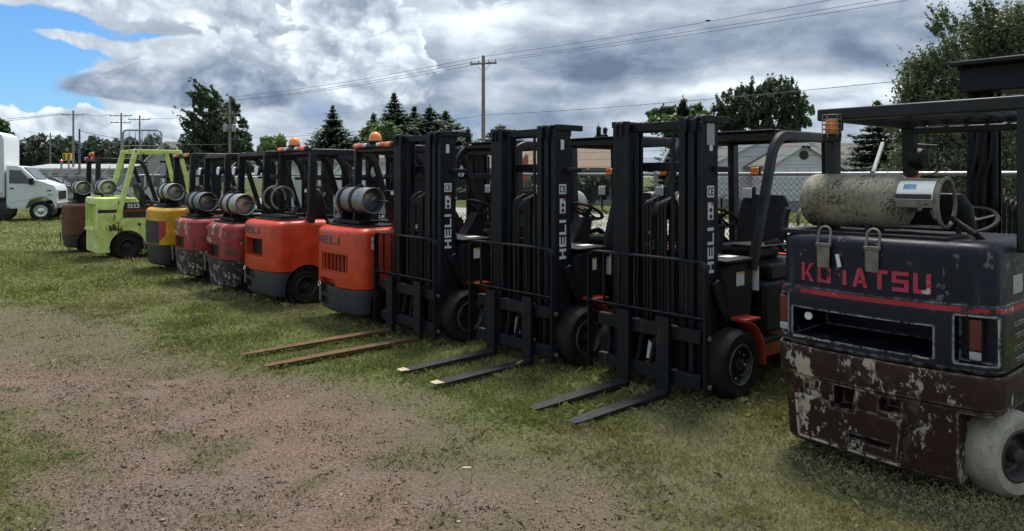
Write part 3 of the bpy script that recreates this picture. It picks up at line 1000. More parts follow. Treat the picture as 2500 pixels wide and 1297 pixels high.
def add_steering(root, x=1.62, z=1.34):
    MB().prism([(x + .08, .95), (x + .42, .95), (x + .33, 1.02), (x + .12, z - .03), (x - .01, z - .02), (x + .0, z - .09)], -.07, .07).build('steering_column', 'black_plastic', root, .012)
    w = empty('steering_wheel', root)
    nrm = Vector((-.50, 0, .87))
    o = Vector((x, 0, z + .04))
    MB().torus(o, .165, .016, nrm, 32, 8).build('wheel_rim', 'black_plastic', w)
    u = Vector((0, 1, 0)); v = nrm.cross(u)
    for a in (90, 210, 330):
        d = u * math.cos(R(a)) + v * math.sin(R(a))
        MB().beam(o - nrm * .01, o + d * .16, .025, .012, up=nrm).build('spoke', 'black_plastic', w)
    MB().tube([o - nrm * .05, o + nrm * .012], .04, 12).build('hub', 'black_plastic', w)
    for k, yy in enumerate((-.20, -.26, -.32)):
        MB().tube([(x + .12, yy, 1.0), (x + .04, yy, 1.17), (x + .03, yy, 1.22)], .011, 6).build('control_lever', 'black_plastic', root)
    MB().tube([(x + .05, .07, z - .06), (x + .05, .24, z - .02)], .009, 6).build('shift_lever', 'black_plastic', root)


def fender(root, x, r, y0, y1, mat, ztop=None):
    zt = ztop or r * 2 + .06
    pts = [(x + .26, 0, zt), (x + .05, 0, zt)] + arc(x, r, zt - r, 80, 8, 9) + [(x + (zt - r), 0, r - .05)]
    pts = [(2 * x - p[0], p[1], p[2]) for p in pts]
    ym = (y0 + y1) / 2
    MB().sweep([(p[0], ym, p[2]) for p in pts], abs(y1 - y0), .02, side=(0, 1, 0)).build('fender', mat, root, .006)


def work_lamp(root, x, y, z, d=(1, 0)):
    l = empty('work_lamp', root)
    MB().box(x - .03, x + .025, y - .05, y + .05, z - .05, z + .05).build('housing', 'black_plastic', l, .012)
    MB().box(x + .024 if d[0] > 0 else x - .036, x + .036 if d[0] > 0 else x - .029, y - .042, y + .042, z - .042, z + .042).build('lens', 'clear_lens', l, .006)
    MB().box(x - .015, x + .015, y - .02, y + .02, z - .09, z - .05).build('mount', 'black_plastic', l)


def signal_lamp(root, x, y, z, col='amber', w=.04, h=.035):
    l = empty('signal_lamp', root)
    MB().box(x - .025, x + .0, y - w, y + w, z - h, z + h).build('housing', 'black_plastic', l, .006)
    MB().box(x + .0, x + .022, y - w * .9, y + w * .9, z - h * .9, z + h * .9).build('lens', col, l, .008)


def std_truck(name, label, pos, yaw, c):
    root = empty(name, None, pos, yaw)
    tag(root, label, 'forklift', 'forklifts parked in a row')
    FF = 2.65
    W = c.get('W', 1.08); H = c.get('H', 1.13); SP = c.get('split', .45); B = c.get('bottom', .13)
    rc = c.get('rc', .20); bow = c.get('bow', .045); L = .80
    rr = c.get('rear_r', .25)
    near = c.get('near', -1)
    # counterweight: painted upper block and dark lower block
    arch = [MB().lathe([(rr + .05, -.4), (rr + .05, .4)], (.52, s * (W / 2 + .12), rr), 'Y', 28) for s in (-1, 1)]
    up = loft(fillet(SP, H, .012, c.get('top_r', .085)), W, rc, bow, L)
    cuts = [MB().box(-.3, d, y0, y1, z0, z1) for y0, y1, z0, z1, d in c.get('cut_up', [])]
    mesh = carve(up.mesh('counterweight', c['up']), cuts + arch)
    cw = link('counterweight', mesh, root, .012, 2)
    lo = loft(fillet(B, SP - .006, .05, .012, ins0=.03), W - .01, rc, bow, L * .9)
    cuts = [MB().box(-.3, d, y0, y1, z0, z1) for y0, y1, z0, z1, d in c.get('cut_lo', [])]
    mesh = carve(lo.mesh('counterweight_base', c['lo']), cuts + arch)
    cb = link('counterweight_base', mesh, root, .010, 2)
    for (y0, y1, z0, z1, d) in c.get('cut_up', [])[:1]:
        MB().box(d - .012, d - .002, y0 - .02, y1 + .02, z0 - .02, z1 + .02).build('vent_back', 'black_plastic', cw)
    place = wrapper(W, rc, bow, L)
    if c.get('grille'):
        y0, y1, z0, z1, d = c['cut_up'][0]
        for k in range(7):
            yy = y0 + (y1 - y0) * (k + .5) / 7
            MB().box(.030, .052, yy - .006, yy + .006, z0 + .012, z1 - .012).build('grille_bar', c['up'], cw)
        for zz in (z0 + .012, z1 - .012):
            MB().box(.034, .050, y0 + .01, y1 - .01, zz - .009, zz + .009).build('grille_rail', c['up'], cw)
    if c.get('heli'):
        lettering('maker_lettering', 'HELI', .092, .165, .030, lambda u, v: place(u - .45, c.get('text_z', .935) + v), 'ink_blue_grey', cw, 5, slant=.1)
    if c.get('plate'):
        strip('nameplate', place, -.42, -.04, c['plate'] - .028, c['plate'] + .028, 'plate_worn', cw)
    if c.get('grille'):
        strip('side_label', place, .66, .72, .90, 1.04, 'label_white', cw, 3)
        strip('side_label_print', wrapper(W, rc, bow, L, off=.005), .667, .713, .965, 1.0, 'label_grey', cw, 3)
    # tow pin
    MB().tube([(.0, .30, SP - .20), (.0, .30, SP + .02)], .014, 8).build('tow_pin', 'steel_dirty', cb)
    MB().torus((-.012, .30, SP + .0), .03, .008, (1, 0, 0), 16, 6).build('tow_pin_ring', 'chrome' if c.get('heli') else 'steel_dirty', cb)
    # body between the axles
    side = c['side']
    MB().box(.78, 1.72, -W / 2 + .035, W / 2 - .035, .42, H - .16).build('body_side', side, root, .03, 3)
    MB().box(.72, 1.55, -W / 2 + .09, W / 2 - .09, H - .17, .985).build('engine_hood', c.get('hood', 'black_plastic'), root, .03, 3)
    MB().box(.84, 2.06, -.46, .46, .20, .44).build('frame', c.get('frame', side), root, .012)
    MB().box(2.062, 2.36, -.43, .43, .17, .43).build('axle_housing', 'black_plastic', root, .012)
    for s in (-1, 1):
        MB().box(1.55, 2.02, s * .50 - .07, s * .50 + .07, .36, .40).build('step', 'black_plastic', root, .006)
    MB().box(1.60, 2.30, -.44, .44, .43, .50).build('floor_plate', 'black_plastic', root)
    cm = c.get('cowl', 'black')
    MB().prism([(1.92, .46), (2.22, .46), (2.28, .86), (2.26, 1.03), (1.94, 1.05), (1.88, .98)], -.50, .50).build('cowl', cm, root, .015)
    MB().box(1.86, 2.29, -.52, .52, 1.048, 1.075).build('dash_top', 'black_plastic', root, .008)
    MB().box(2.262, 2.30, -.50, .50, .86, 1.0).build('cowl_ledge', 'black_plastic', root, .006)
    add_seat(root)
    add_steering(root)
    # wheels
    fr = c.get('front_r', .27)
    for s in (-1, 1):
        wheel(root, .52, s * (W / 2 - .10), rr, c.get('rear_w', .18), c.get('rear_style', 'lug'), steer=c.get('steer', 0))
        wheel(root, FF - .39, s * .535, fr, .20, 'solid', nuts=c.get('nuts', False))
        fender(root, FF - .39, fr, s * .43, s * .64, c.get('fender', side))
    MB().tube([(FF - .39, -.45, fr), (FF - .39, .45, fr)], .07, 12).build('axle', 'black_plastic', root)
    # guard, mast, forks
    add_guard(root, top=c.get('gtop', 2.12), slats=c.get('slats', 8), lw=c.get('lw', .10), sheet=c.get('sheet', False), zr=H - .05)
    add_mast(root, FF, c.get('mtop', 2.12), stages=c.get('stages', 2), side=near, heli=c.get('mast_text', False), pale=c.get('pale', False))
    add_carriage(root, FF, fork_y=c.get('fork_y', .22), fork_len=c.get('fork_len', 1.07), fork_mat=c.get('fork_mat', 'fork_dark'))
    # gas bottle
    tk = c.get('tank')
    if tk:
        add_tank(root, .36, c.get('tank_z', H + .31), .158, -.29, .40, tk, tk, base=H + .04)
        MB().tube([(.36, -.36, H + .31), (.50, -.42, H + .30), (.66, -.36, H + .12), (.70, -.25, H)], .011, 6).build('gas_hose', 'black_plastic', root)
    else:
        MB().box(.22, .50, -.34, .36, H + .02, H + .06).build('tank_cradle', 'black_plastic', root, .006)
        for yy in (-.12, .16):
            MB().torus((.36, yy, H + .29), .16, .016, (0, 1, 0), 24, 8, R(-200), R(55)).build('tank_clamp', 'steel_dirty', root)
        for k in range(3):
            MB().tube([(.42, -.2 - .05 * k, H + .05), (.50, -.25 - .04 * k, H + .17), (.62, -.22, H + .12), (.68, -.15, H)], .012, 6).build('gas_hose', 'black_plastic', root)
    MB().box(.16, .72, -.40, .42, H - .02, H + .022).build('tank_tray', 'black_plastic', root, .006)
    # lights on the guard
    top = c.get('gtop', 2.12)
    xr = .60
    if c.get('beacon'):
        lb = empty('rear_light_bar', root)
        MB().tube([(xr - .05, -.49, top + .01), (xr - .05, .49, top + .01)], .032, 12).build('bar', 'black_guard', lb)
        for s in (-1, 1):
            MB().tube([(xr - .05, s * .21, top + .015), (xr - .05, s * .33, top + .015)], .036, 12).build('red_lens', 'red_lens', lb)
            MB().tube([(xr - .05, s * .33, top + .015), (xr - .05, s * .44, top + .015)], .036, 12).build('amber_lens', 'amber', lb)
            MB().tube([(xr - .05, s * .12, top + .015), (xr - .05, s * .21, top + .015)], .034, 12).build('clear_lens', 'clear_lens', lb)
        bc = empty('beacon', root)
        MB().lathe([(.085, 0), (.085, .025), (.07, .03)], (xr - .02, 0, top + .045), 'Z', 20).build('beacon_base', 'black_plastic', bc)
        MB().lathe([(.078, 0), (.078, .03), (.072, .06), (.056, .09), (.03, .108), (.005, .114)], (xr - .02, 0, top + .072), 'Z', 24).build('dome', 'amber_dome', bc)
    elif c.get('small_beacon'):
        bc = empty('beacon', root)
        MB().tube([(xr, .1, top), (xr, .1, top + .07)], .012, 8).build('stalk', 'black_plastic', bc)
        MB().box(xr - .05, xr + .05, .05, .15, top + .07, top + .15).build('lens', 'amber', bc, .02, 3)
        for s, m_ in ((1, 'red_lens'), (-1, 'red_lens')):
            MB().box(xr - .09, xr - .04, s * .36 - .10, s * .36 + .10, top - .03, top + .045).build('tail_lens', m_, root, .01)
    elif c.get('tail_bar'):
        for s in (-1, 1):
            MB().box(xr - .07, xr - .036, s * .33 - .12, s * .33 + .12, top - .045, top + .01).build('tail_lens', c['tail_bar'], root, .008)
    # lamps and stickers seen from the front
    if c.get('front'):
        for s in (-1, 1):
            signal_lamp(root, 1.80, s * .47, 1.78)
            work_lamp(root, 1.86, s * .45, 1.60)
        sticker('data_label', root, 2.02, 2.13, near * .501, .86, .97, 'label_white')
        sticker('data_label_band', root, 2.02, 2.13, near * .504, .955, .97, 'label_yellow')
        MB().box(1.95, 2.10, near * .36 - .05, near * .36 + .05, 1.076, 1.081).build('instruction_label', 'label_white', root)
        MB().box(2.267, 2.271, near * .36 - .06, near * .36 + .06, .70, .82).build('capacity_label', 'label_white', root)
        MB().box(1.845, 1.85, near * .50 - .03, near * .50 + .03, .80, 1.0).build('tall_label', 'label_white', root)
        MB().sweep([(.80, near * -.47, 1.55), (.90, near * -.45, 1.52), (.90, near * -.45, 1.36), (.80, near * -.47, 1.32)], .02, .02, n=8).build('grab_handle', 'black_plastic', root)
    if c.get('mirror'):
        for s in (-1, 1):
            mr = empty('mirror', root)
            MB().tube([(1.62, s * .47, 1.95), (1.66, s * .36, 1.86)], .008, 6).build('mirror_arm', 'black_plastic', mr)
            MB().lathe([(.085, 0), (.08, .03), (.005, .045)], (1.66, s * .33, 1.80), 'X', 18).build('mirror_head', 'black_plastic', mr)
            MB().lathe([(.076, -.012), (.076, -.004)], (1.66, s * .33, 1.80), 'X', 18).build('mirror_glass', 'chrome', mr)
    if c.get('spot'):
        for s in (-1, 1):
            lp = empty('work_lamp', root)
            MB().lathe([(.075, -.02), (.07, .02), (.03, .05)], (xr - .10, s * .46, 1.82), 'X', 18).build('lamp_shell', 'black_plastic', lp)
            MB().lathe([(.066, -.028), (.066, -.021)], (xr - .10, s * .46, 1.82), 'X', 18).build('lens', 'bulb_white', lp)
    for n_, a in c.get('stick', []):
        sticker(n_, root, *a)
    if c.get('leg_vents'):
        for s in (-1, 1):
            for k in range(8):
                MB().box(xr - .10, xr - .091 + .02, s * .50 - .02, s * .50 + .02, 1.66 + .03 * k, 1.672 + .03 * k).build('leg_vent', 'ink', root)
            MB().box(xr - .085, xr - .079, s * .50 - .028, s * .50 + .028, 1.52, 1.56).build('leg_label', 'label_white', root)
    if c.get('number'):
        lettering('fleet_number', c['number'], .045, .028, .008, lambda u, v: (xr - .084, .555 - u, 1.90 + v), 'pale_green', root, 1)
    return root


worn('plate_worn', (0.52, 0.50, 0.46), [((0.20, 0.05, 0.045), 0.52, 24, 0.02)], 0.5)


# ------------------------------------------------------------------ the old dark blue truck
def old_blue_truck(pos, yaw):
    root = empty('forklift', None, pos, yaw)
    tag(root, 'old chipped dark blue and brown forklift with white rear tyre, nearest the camera', 'forklift', 'forklifts parked in a row')
    W, rc, bow, L = 1.24, .11, .05, .95
    H, SP, B = 1.385, .70, .085
    arch = [MB().box(-.4, 1.2, -.9, -.425, -.1, .475), MB().lathe([(.285, -.06), (.285, .16)], (.37, W / 2 - .3, .24), 'Y', 28)]
    lv = [(SP, .012), (SP + .015, .0), (SP + .30, .0), (1.04, .006), (1.055, .018), (H - .07, .022)]
    for i in range(1, 6):
        a = math.pi / 2 * i / 5
        lv.append((H - .06 + .06 * math.sin(a), .022 + .06 * (1 - math.cos(a))))
    up = loft(lv, W, rc, bow, L)
    cuts = [MB().box(-.3, .50, -.315, .50, .755, .925), MB().box(-.3, .115, -.60, -.415, .75, 1.0), MB().box(-.3, .115, .535, .70, .75, 1.0)]
    cw = link('counterweight', carve(up.mesh('counterweight', 'navy_worn'), cuts), root, .010, 2)
    MB().box(.505, .515, -.33, .52, .74, .94).build('pocket_shade_back', 'ink', cw)  # black plate put in to paint the shaded depth of the pocket
    MB().box(.012, .05, -.30, .48, .745, .752).build('pocket_lip', 'cream_line', cw)
    MB().lathe([(.024, 0), (.024, .012)], (.06, .405, .875), 'X', 16).build('reflector', 'label_white', cw)
    lv = [(B, .055), (B + .02, .04), (.50, .022), (.515, .0), (SP - .03, -.012), (SP - .008, -.004)]
    lo = loft(lv, W, rc, bow, L)
    cuts = [MB().box(-.3, .16, .10, .235, .36, .49), MB().box(-.3, .16, -.15, -.03, .40, .48), MB().box(-.3, .10, .33, .43, .42, .49), MB().box(-.3, .09, -.10, .15, .20, .235)]
    cb = link('counterweight_base', carve(lo.mesh('counterweight_base', 'brown_worn'), cuts + arch), root, .010, 2)
    # raised panel and weld beads on the lower casting
    mb = MB()
    mb.prism([(.43, .155), (-.14, .135), (-.16, .385), (.44, .40)], .0, .038, 'YZ')
    pm = carve(mb.mesh('tow_panel', 'brown_worn'), [MB().box(-.3, .3, .095, .24, .36, .5), MB().box(-.3, .3, -.15, -.03, .375, .5), MB().box(-.3, .3, -.10, .15, .20, .235)])
    link('tow_panel', pm, cb, .006)
    for a, b in (((.455, .40), (.435, .15)), ((.435, .148), (-.15, .128))):
        MB().beam((.012, a[0], a[1]), (.012, b[0], b[1]), .018, .02, up=(1, 0, 0)).build('weld_bead', 'cream_line', cb, .004)
    off = wrapper(W, rc, bow, L, ins=.0195, off=.005)
    mbl = 'KOmATSU'
    lettering('maker_lettering', mbl, .112, .088, .022, lambda u, v: off(u - .445, 1.094 + v), 'pink_letter', cw, 4)
    st = wrapper(W, rc, bow, L, ins=.006, off=.004)
    strip('red_stripe', st, -1.2, 1.2, 1.018, 1.046, 'stripe_red', cw, 60)
    MB().beam((.016, .205, 1.275), (.016, .19, 1.20), .022, .004, up=(1, 0, 0)).build('torn_sticker', 'label_white', cw)
    # tail lamps in their recesses
    for s, yy in ((-1, -.505), (1, .565)):
        tl = empty('tail_lamp', root)
        MB().box(.072, .108, yy - .032, yy + .032, .765, .99).build('housing', 'black_plastic', tl, .004)
        MB().box(.058, .072, yy - .028, yy + .028, .82, .985).build('red_lens', 'red_lens_dull', tl, .006)
        MB().box(.058, .072, yy - .028, yy + .028, .77, .815).build('clear_lens', 'label_grey', tl, .006)
    # ribbed side vents
    for s in (-1, 1):
        for k in range(4):
            MB().box(.30, .94, s * (W / 2 - .01) - .012, s * (W / 2 - .01) + .012, .735 + .065 * k, .765 + .065 * k).build('side_rib', 'navy_worn', cw, .005)
    MB().box(.35, .52, -W / 2 + .018, -W / 2 + .024, 1.10, 1.20).build('side_label', 'label_grey', cw)
    # body
    MB().box(.93, 1.85, -W / 2 + .05, W / 2 - .05, .42, 1.10).build('body_side', 'navy_worn', root, .03, 3)
    MB().box(.60, 1.55, -.46, .46, 1.08, 1.235).build('engine_hood', 'black_plastic', root, .03, 3)
    MB().prism([(1.28, 1.235), (1.62, 1.235), (1.56, 1.315), (1.33, 1.32)], -.30, .02).build('hood_tray', 'steel_dirty', root, .012)
    MB().box(.70, 2.36, -.46, .46, .20, .45).build('frame', 'black_plastic', root, .012)
    MB().prism([(1.92, .46), (2.22, .46), (2.28, .86), (2.26, 1.05), (1.94, 1.10), (1.88, .98)], -.50, .50).build('cowl', 'black', root, .015)
    add_seat(root, 1.0, 1.05)
    add_steering(root, 1.66, 1.38)
    for s in (-1, 1):
        wheel(root, .37, -.545 if s < 0 else .30, .235, .215, 'white', 'hub_dark', 'tyre_white', steer=R(-20) if s < 0 else R(0))
        wheel(root, 2.26, s * .535, .29, .20, 'solid', 'hub_dark')
        fender(root, 2.26, .29, s * .43, s * .64, 'navy_worn')
    # guard
    gd = add_guard(root, yw=.53, yc=-.11, xr=.42, xrb=.42, xfb=1.78, xft=1.66, top=2.17, zr=H - .06, zf=1.05, mat='black_guard', lw=.11, slats=7, style='straight')
    MB().box(.36, .47, -.58, .61, 2.10, 2.176).build('roof_beam', 'black_guard', gd, .01)
    for z in (2.055,):
        MB().box(1.60, 1.70, -.47, .47, z, z + .05).build('roof_beam', 'black_guard', gd, .008)
    # caged amber lamp under the rear corner of the guard
    bc = empty('caged_beacon', root)
    lx, ly, lz = .33, .385, 2.055
    MB().lathe([(.034, 0), (.040, .01), (.040, .075), (.034, .09)], (lx, ly, lz - .045), 'Z', 18).build('lens', 'amber_dome', bc)
    MB().box(lx - .04, lx + .04, ly - .045, ly + .045, lz - .095, lz - .047).build('lamp_base', 'black_plastic', bc, .006)
    for k in range(5):
        MB().torus((lx, ly, lz - .045 + .03 * k), .056, .0035, (0, 0, 1), 20, 5).build('cage_ring', 'steel_dirty', bc)
    for k in range(6):
        a = 2 * math.pi * k / 6
        MB().tube([(lx + .056 * math.cos(a), ly + .056 * math.sin(a), lz - .07), (lx + .056 * math.cos(a), ly + .056 * math.sin(a), lz + .078)], .003, 5).build('cage_bar', 'steel_dirty', bc)
    MB().box(lx + .03, lx + .12, ly - .02, ly + .02, lz - .02, lz + .05).build('bracket', 'black_guard', bc)
    # lamps and mirror on the front legs
    for s in (-1, 1):
        MB().lathe([(.075, -.05), (.085, .0), (.08, .05)], (1.70, s * .37, 1.87), 'Y', 18).build('work_lamp', 'black_plastic', root, .01)
    MB().tube([(1.72, .45, 1.99), (1.74, .25, 1.97), (1.74, .235, 1.78), (1.73, .33, 1.73)], .007, 6).build('lamp_hoop', 'black_plastic', root)
    sl = empty('signal_lamp', root)
    MB().box(1.70, 1.75, .36, .44, 1.67, 1.76).build('lens', 'amber', sl, .012)
    MB().box(1.66, 1.70, .37, .45, 1.66, 1.74).build('housing', 'red_lens', sl, .01)
    # mast and forks
    m = add_mast(root, 2.65, 2.62, wide=.34, stages=2, pale=False)
    m.location.y = -.11
    MB().box(2.20, 2.60, -.40, .36, 2.40, 2.60).build('mast_head', 'black', m, .01)
    MB().box(2.10, 2.62, -.44, .40, 2.60, 2.64).build('mast_head_plate', 'black', m, .01)
    for k in range(3):
        MB().tube([(2.26, .22 - .05 * k, 2.35), (2.22, .24 - .05 * k, 1.9), (2.24, .30 - .05 * k, 1.7), (2.25, .30 - .05 * k, 1.0)], .014, 7).build('hose', 'black_plastic', m)
    add_carriage(root, 2.65, .56, 1.2, .25, 1.07)
    # big rusty gas bottle
    t = add_tank(root, .33, 1.585, .168, -.10, .565, 'tank_rusty', 'tank_collar', strap=None, base=1.30, collar_len=.20, plate=False)
    MB().lathe([(.10, 0), (.112, .004), (.112, .012), (.10, .02)], (.33, -.085, 1.585), 'Y', 24).build('neck_ring', 'tank_collar', t)
    MB().lathe([(.170, 0), (.170, .02)], (.33, .40, 1.585), 'Y', 28, cap=False).build('weld_seam', 'tank_rusty', t)
    lab = MB()
    for i in range(6):
        for (ya, yb) in ((-.035, -.255),):
            a0, a1 = R(118 + 9 * i), R(118 + 9 * (i + 1))
            rr = .1435
            P = lambda a, y: (.33 + rr * math.cos(a), y, 1.585 + rr * math.sin(a))
            lab.quad(P(a0, ya), P(a0, yb), P(a1, yb), P(a1, ya))
    lab.build('tank_label', 'label_white', t, fix=False)
    lab = MB()
    for i in range(2):
        a0, a1 = R(159 + 6 * i), R(159 + 6 * (i + 1)); rr = .1442
        lab.quad(P(a0, -.04), P(a0, -.25), P(a1, -.25), P(a1, -.04))
    lab.build('tank_label_band', 'ink', t, fix=False)
    lab = MB(); rr = .1445
    lab.quad(P(R(132), -.09), P(R(132), -.16), P(R(146), -.16), P(R(146), -.09))
    lab.build('tank_label_mark', 'label_blue', t, fix=False)
    MB().tube([(.35, -.30, 1.50), (.33, -.36, 1.46), (.33, -.42, 1.42), (.40, -.46, 1.36), (.55, -.40, 1.32)], .018, 8).build('gas_hose', 'black_plastic', root)
    MB().torus((.40, -.36, 1.37), .085, .016, (.6, -.7, .2), 22, 7).build('gas_hose', 'tank_collar', root)
    # over-centre latches hanging from the cradle
    for yy in (.285, .0):
        lt = empty('tank_latch', root)
        MB().prism([(yy - .036, 1.19), (yy + .036, 1.19), (yy + .04, 1.33), (yy - .04, 1.33)], .004, .013, 'YZ').build('strap_tab', 'steel_dirty', lt, .003)
        pts = [(.012, yy - .036, 1.32), (.03, yy - .036, 1.40)] + [(.034, yy - .036 * math.cos(R(a)), 1.40 + .036 * math.sin(R(a))) for a in (30, 60, 90, 120, 150)] + [(.03, yy + .036, 1.40), (.012, yy + .036, 1.32)]
        MB().tube(pts, .008, 7).build('bail', 'steel_dirty', lt)
        MB().box(-.002, .03, yy - .045, yy + .045, 1.315, 1.337).build('hinge', 'steel_dirty', lt, .004)
    MB().sweep([(.20, .60, 1.31), (.16, .62, 1.36), (.16, .62, 1.46), (.18, .60, 1.53)], .03, .03, side=(0, 1, 0)).build('stop_bracket', 'black', root, .005)
    MB().box(.10, .60, -.36, .60, H - .01, H + .02).build('tank_tray', 'black_plastic', root, .006)
    return root


# ------------------------------------------------------------------ the lime truck
def lime_truck(pos, yaw):
    root = empty('forklift', None, pos, yaw)
    tag(root, 'boxy lime green forklift with lime guard and black side panel marked 50', 'forklift', 'forklifts parked in a row')
    W, H = 1.16, 1.30
    r = .275
    arch = [MB().lathe([(r + .06, -.45), (r + .06, .45)], (.58, s * (W / 2 + .20), r), 'Y', 30) for s in (-1, 1)]
    up = loft([(.16, .03), (.18, .015), (.62, .015), (.66, .0), (H - .05, .0), (H - .015, .012), (H, .045)], W, .06, .01, .42)
    cuts = [MB().box(-.3, .13, -.47, .50, .68, 1.16)]
    cw = link('counterweight', carve(up.mesh('counterweight', 'lime'), cuts + arch), root, .010, 2)
    MB().box(.128, .14, -.47, .50, .68, 1.16).build('vent_back', 'lime', cw)
    for k in range(5):
        yy = -.40 + .2 * k
        MB().box(.05, .07, yy - .012, yy + .012, .69, 1.15).build('grille_bar', 'lime', cw)
    MB().box(-.012, .02, -.52, .52, .60, .66).build('rear_ledge', 'lime', cw, .01)
    side = MB().prism([(.42, .30), (1.75, .30), (1.75, .86), (.42, .86)], -W / 2 + .005, W / 2 - .005)
    link('body_side', carve(side.mesh('body_side', 'lime'), arch), root, .012, 2)
    MB().prism([(.422, .862), (1.72, .862), (1.60, .98), (.95, .98), (.74, H - .015), (.422, H - .015)], -W / 2 + .03, W / 2 - .03).build('engine_hood', 'lime', root, .015, 2)
    for s in (-1, 1):
        MB().prism([(.50, .875), (1.70, .875), (1.62, .965), (.95, .985), (.80, 1.19), (.50, 1.19)], s * (W / 2 - .028) - .004, s * (W / 2 - .028) + .004).build('side_panel', 'ink', root)
        MB().box(.505, 1.66, s * (W / 2 - .021) - .003, s * (W / 2 - .021) + .003, 1.0, 1.035).build('panel_stripe', 'red_decal', root)
        MB().box(.03, .42, s * (W / 2) - .003, s * (W / 2) + .003, .985, 1.05).build('band', 'ink', root)
        MB().box(.40, .415, s * (W / 2 - .002) - .008, s * (W / 2 - .002) + .008, .20, 1.22).build('seam', 'ink', root)
        MB().lathe([(.03, -.005), (.03, .005)], (.80, s * (W / 2 + .002), .73), 'Y', 14).build('filler_hole', 'ink', root)
        MB().sweep([(.37, s * (W / 2 + .015), .80), (.74, s * .52, 2.28)], .085, .095, side=(0, 1, 0)).build('guard_foot', 'lime', root, .008)
    lettering('capacity_number', '50', .085, .10, .022, lambda u, v: (.58 + u, -(W / 2 - .022), 1.075 + v), 'label_white', root, 1)
    add_guard(root, yw=.52, xr=.74, xrb=.60, xfb=1.92, xft=1.62, top=2.30, zr=1.7, zf=.95, mat='lime', lw=.095, slats=6, style='straight')
    for s in (-1, 1):
        wheel(root, .58, s * (W / 2 - .10), r, .19, 'lug')
        wheel(root, 2.26, s * .53, .32, .21, 'lug')
        fender(root, 2.26, .32, s * .43, s * .64, 'lime')
    MB().box(.42, 2.36, -.44, .44, .20, .44).build('frame', 'black_plastic', root, .012)
    MB().prism([(1.92, .46), (2.22, .46), (2.28, .86), (2.26, 1.05), (1.94, 1.10), (1.88, .98)], -.50, .50).build('cowl', 'lime', root, .015)
    add_seat(root, 1.02, 1.0)
    add_steering(root, 1.66, 1.36)
    add_mast(root, 2.65, 2.15, stages=2)
    add_carriage(root, 2.65, .55, 1.2, .25, 1.07)
    add_tank(root, .28, H + .20, .165, -.26, .42, 'tank_alu', 'tank_alu', 'black', base=H + .03)
    MB().box(.10, .50, -.3, .46, H - .01, H + .035).build('tank_tray', 'lime', root, .006)
    MB().tube([(.28, -.32, H + .2), (.4, -.42, H + .16), (.6, -.4, H + .05), (.8, -.3, H - .1)], .012, 6).build('gas_hose', 'black_plastic', root)
    return root


# ------------------------------------------------------------------ set out the row
def rear_center(px, py, w, z=.12):
    p = g(px, py, z)
    p.z = 0
    return p + SDIR * w / 2


K_TH = R(41)
ksd = Vector((math.sin(K_TH), -math.cos(K_TH), 0))
old_blue_truck(Vector((1.69, 4.60, 0)) + ksd * .555, K_TH)

heli_front = dict(H=1.0, tank_z=1.40, up='orange', lo='cw_grey', side='black', frame='orange_fender', fender='orange_fender', hood='black_vinyl', W=1.10, near=1,
                  stages=3, mtop=2.20, mast_text=True, front=True, nuts=True, heli=False, sheet=True,
                  rear_style='solid', front_r=.275, cut_up=[(-.30, .36, .60, .83, .12)], cut_lo=[(.10, .42, .22, .33, .12)])
for fpos, lab, extra in (
    (Vector((1.07, 5.88, 0)), 'black forklift facing the camera with short dark forks, right next to the old blue forklift', dict(fork_y=.20, fork_len=1.05)),
    (Vector((-.01, 6.86, 0)), 'black forklift facing the camera, middle one of the three, white tips on its forks', dict(fork_y=.26, fork_len=1.06, tank='tank_alu')),
    (Vector((-1.14, 7.84, 0)), 'black forklift facing the camera with long rusty brown forks', dict(fork_y=.275, fork_len=1.66, fork_mat='fork_rust', tank='tank_alu')),
):
    rt = std_truck('forklift', lab, fpos + FDIR * 2.65, TH + math.pi, {**heli_front, **extra})
    if 'white tips' in lab:
        for y in (-.26, .26):
            MB().prism([(2.65 + .98, y - .054), (2.65 + 1.062, y - .037), (2.65 + 1.062, y + .037), (2.65 + .98, y + .054)], .0425, .0505, 'XY').build('painted_tip', 'twig_pale', rt)
    if 'short dark' in lab:
        sticker('mast_data_label', rt, 2.375, 2.475, .462, 1.98, 2.15, 'label_grey')
        sticker('mast_small_label', rt, 2.40, 2.44, .462, 1.935, 1.978, 'label_white')
        MB().box(1.06, 1.42, -.02, .30, 1.115, 1.125).build('cardboard', 'twig_pale', rt)
    else:
        sticker('mast_small_label', rt, 2.41, 2.45, .462, 1.98, 2.07, 'label_white')

std_truck('forklift', 'orange forklift seen from behind with grey gas tank and barred rear grille', rear_center(760, 750, 1.10), TH,
          dict(up='orange', lo='cw_grey', side='orange', W=1.10, H=1.14, split=.44, heli=True, text_z=.935, rc=.14, grille=True, tank='tank_grey', beacon=True, mirror=True,
               cut_up=[(-.33, .33, .60, .84, .14), (-.08, .36, .43, .525, .12)], cut_lo=[(.12, .40, .34, .47, .10), (.14, .42, .20, .29, .12)],
               leg_vents=True, stages=3, mtop=2.12, mast_text=True, near=-1, gtop=2.10, rear_r=.25))
std_truck('forklift', 'orange forklift seen from behind with no gas tank and an open rear recess', rear_center(583, 710, 1.10), TH,
          dict(up='orange', lo='cw_grey', side='orange', W=1.10, H=1.14, split=.47, heli=True, text_z=.96, rc=.14, beacon=True, mirror=True,
               cut_up=[(-.26, .40, .66, .90, .16)], cut_lo=[(-.02, .42, .36, .48, .10), (.14, .42, .22, .31, .12)],
               leg_vents=True, stages=3, mtop=2.12, near=-1, gtop=2.10, rear_r=.25, number='1291', fork_mat='fork_dark'))
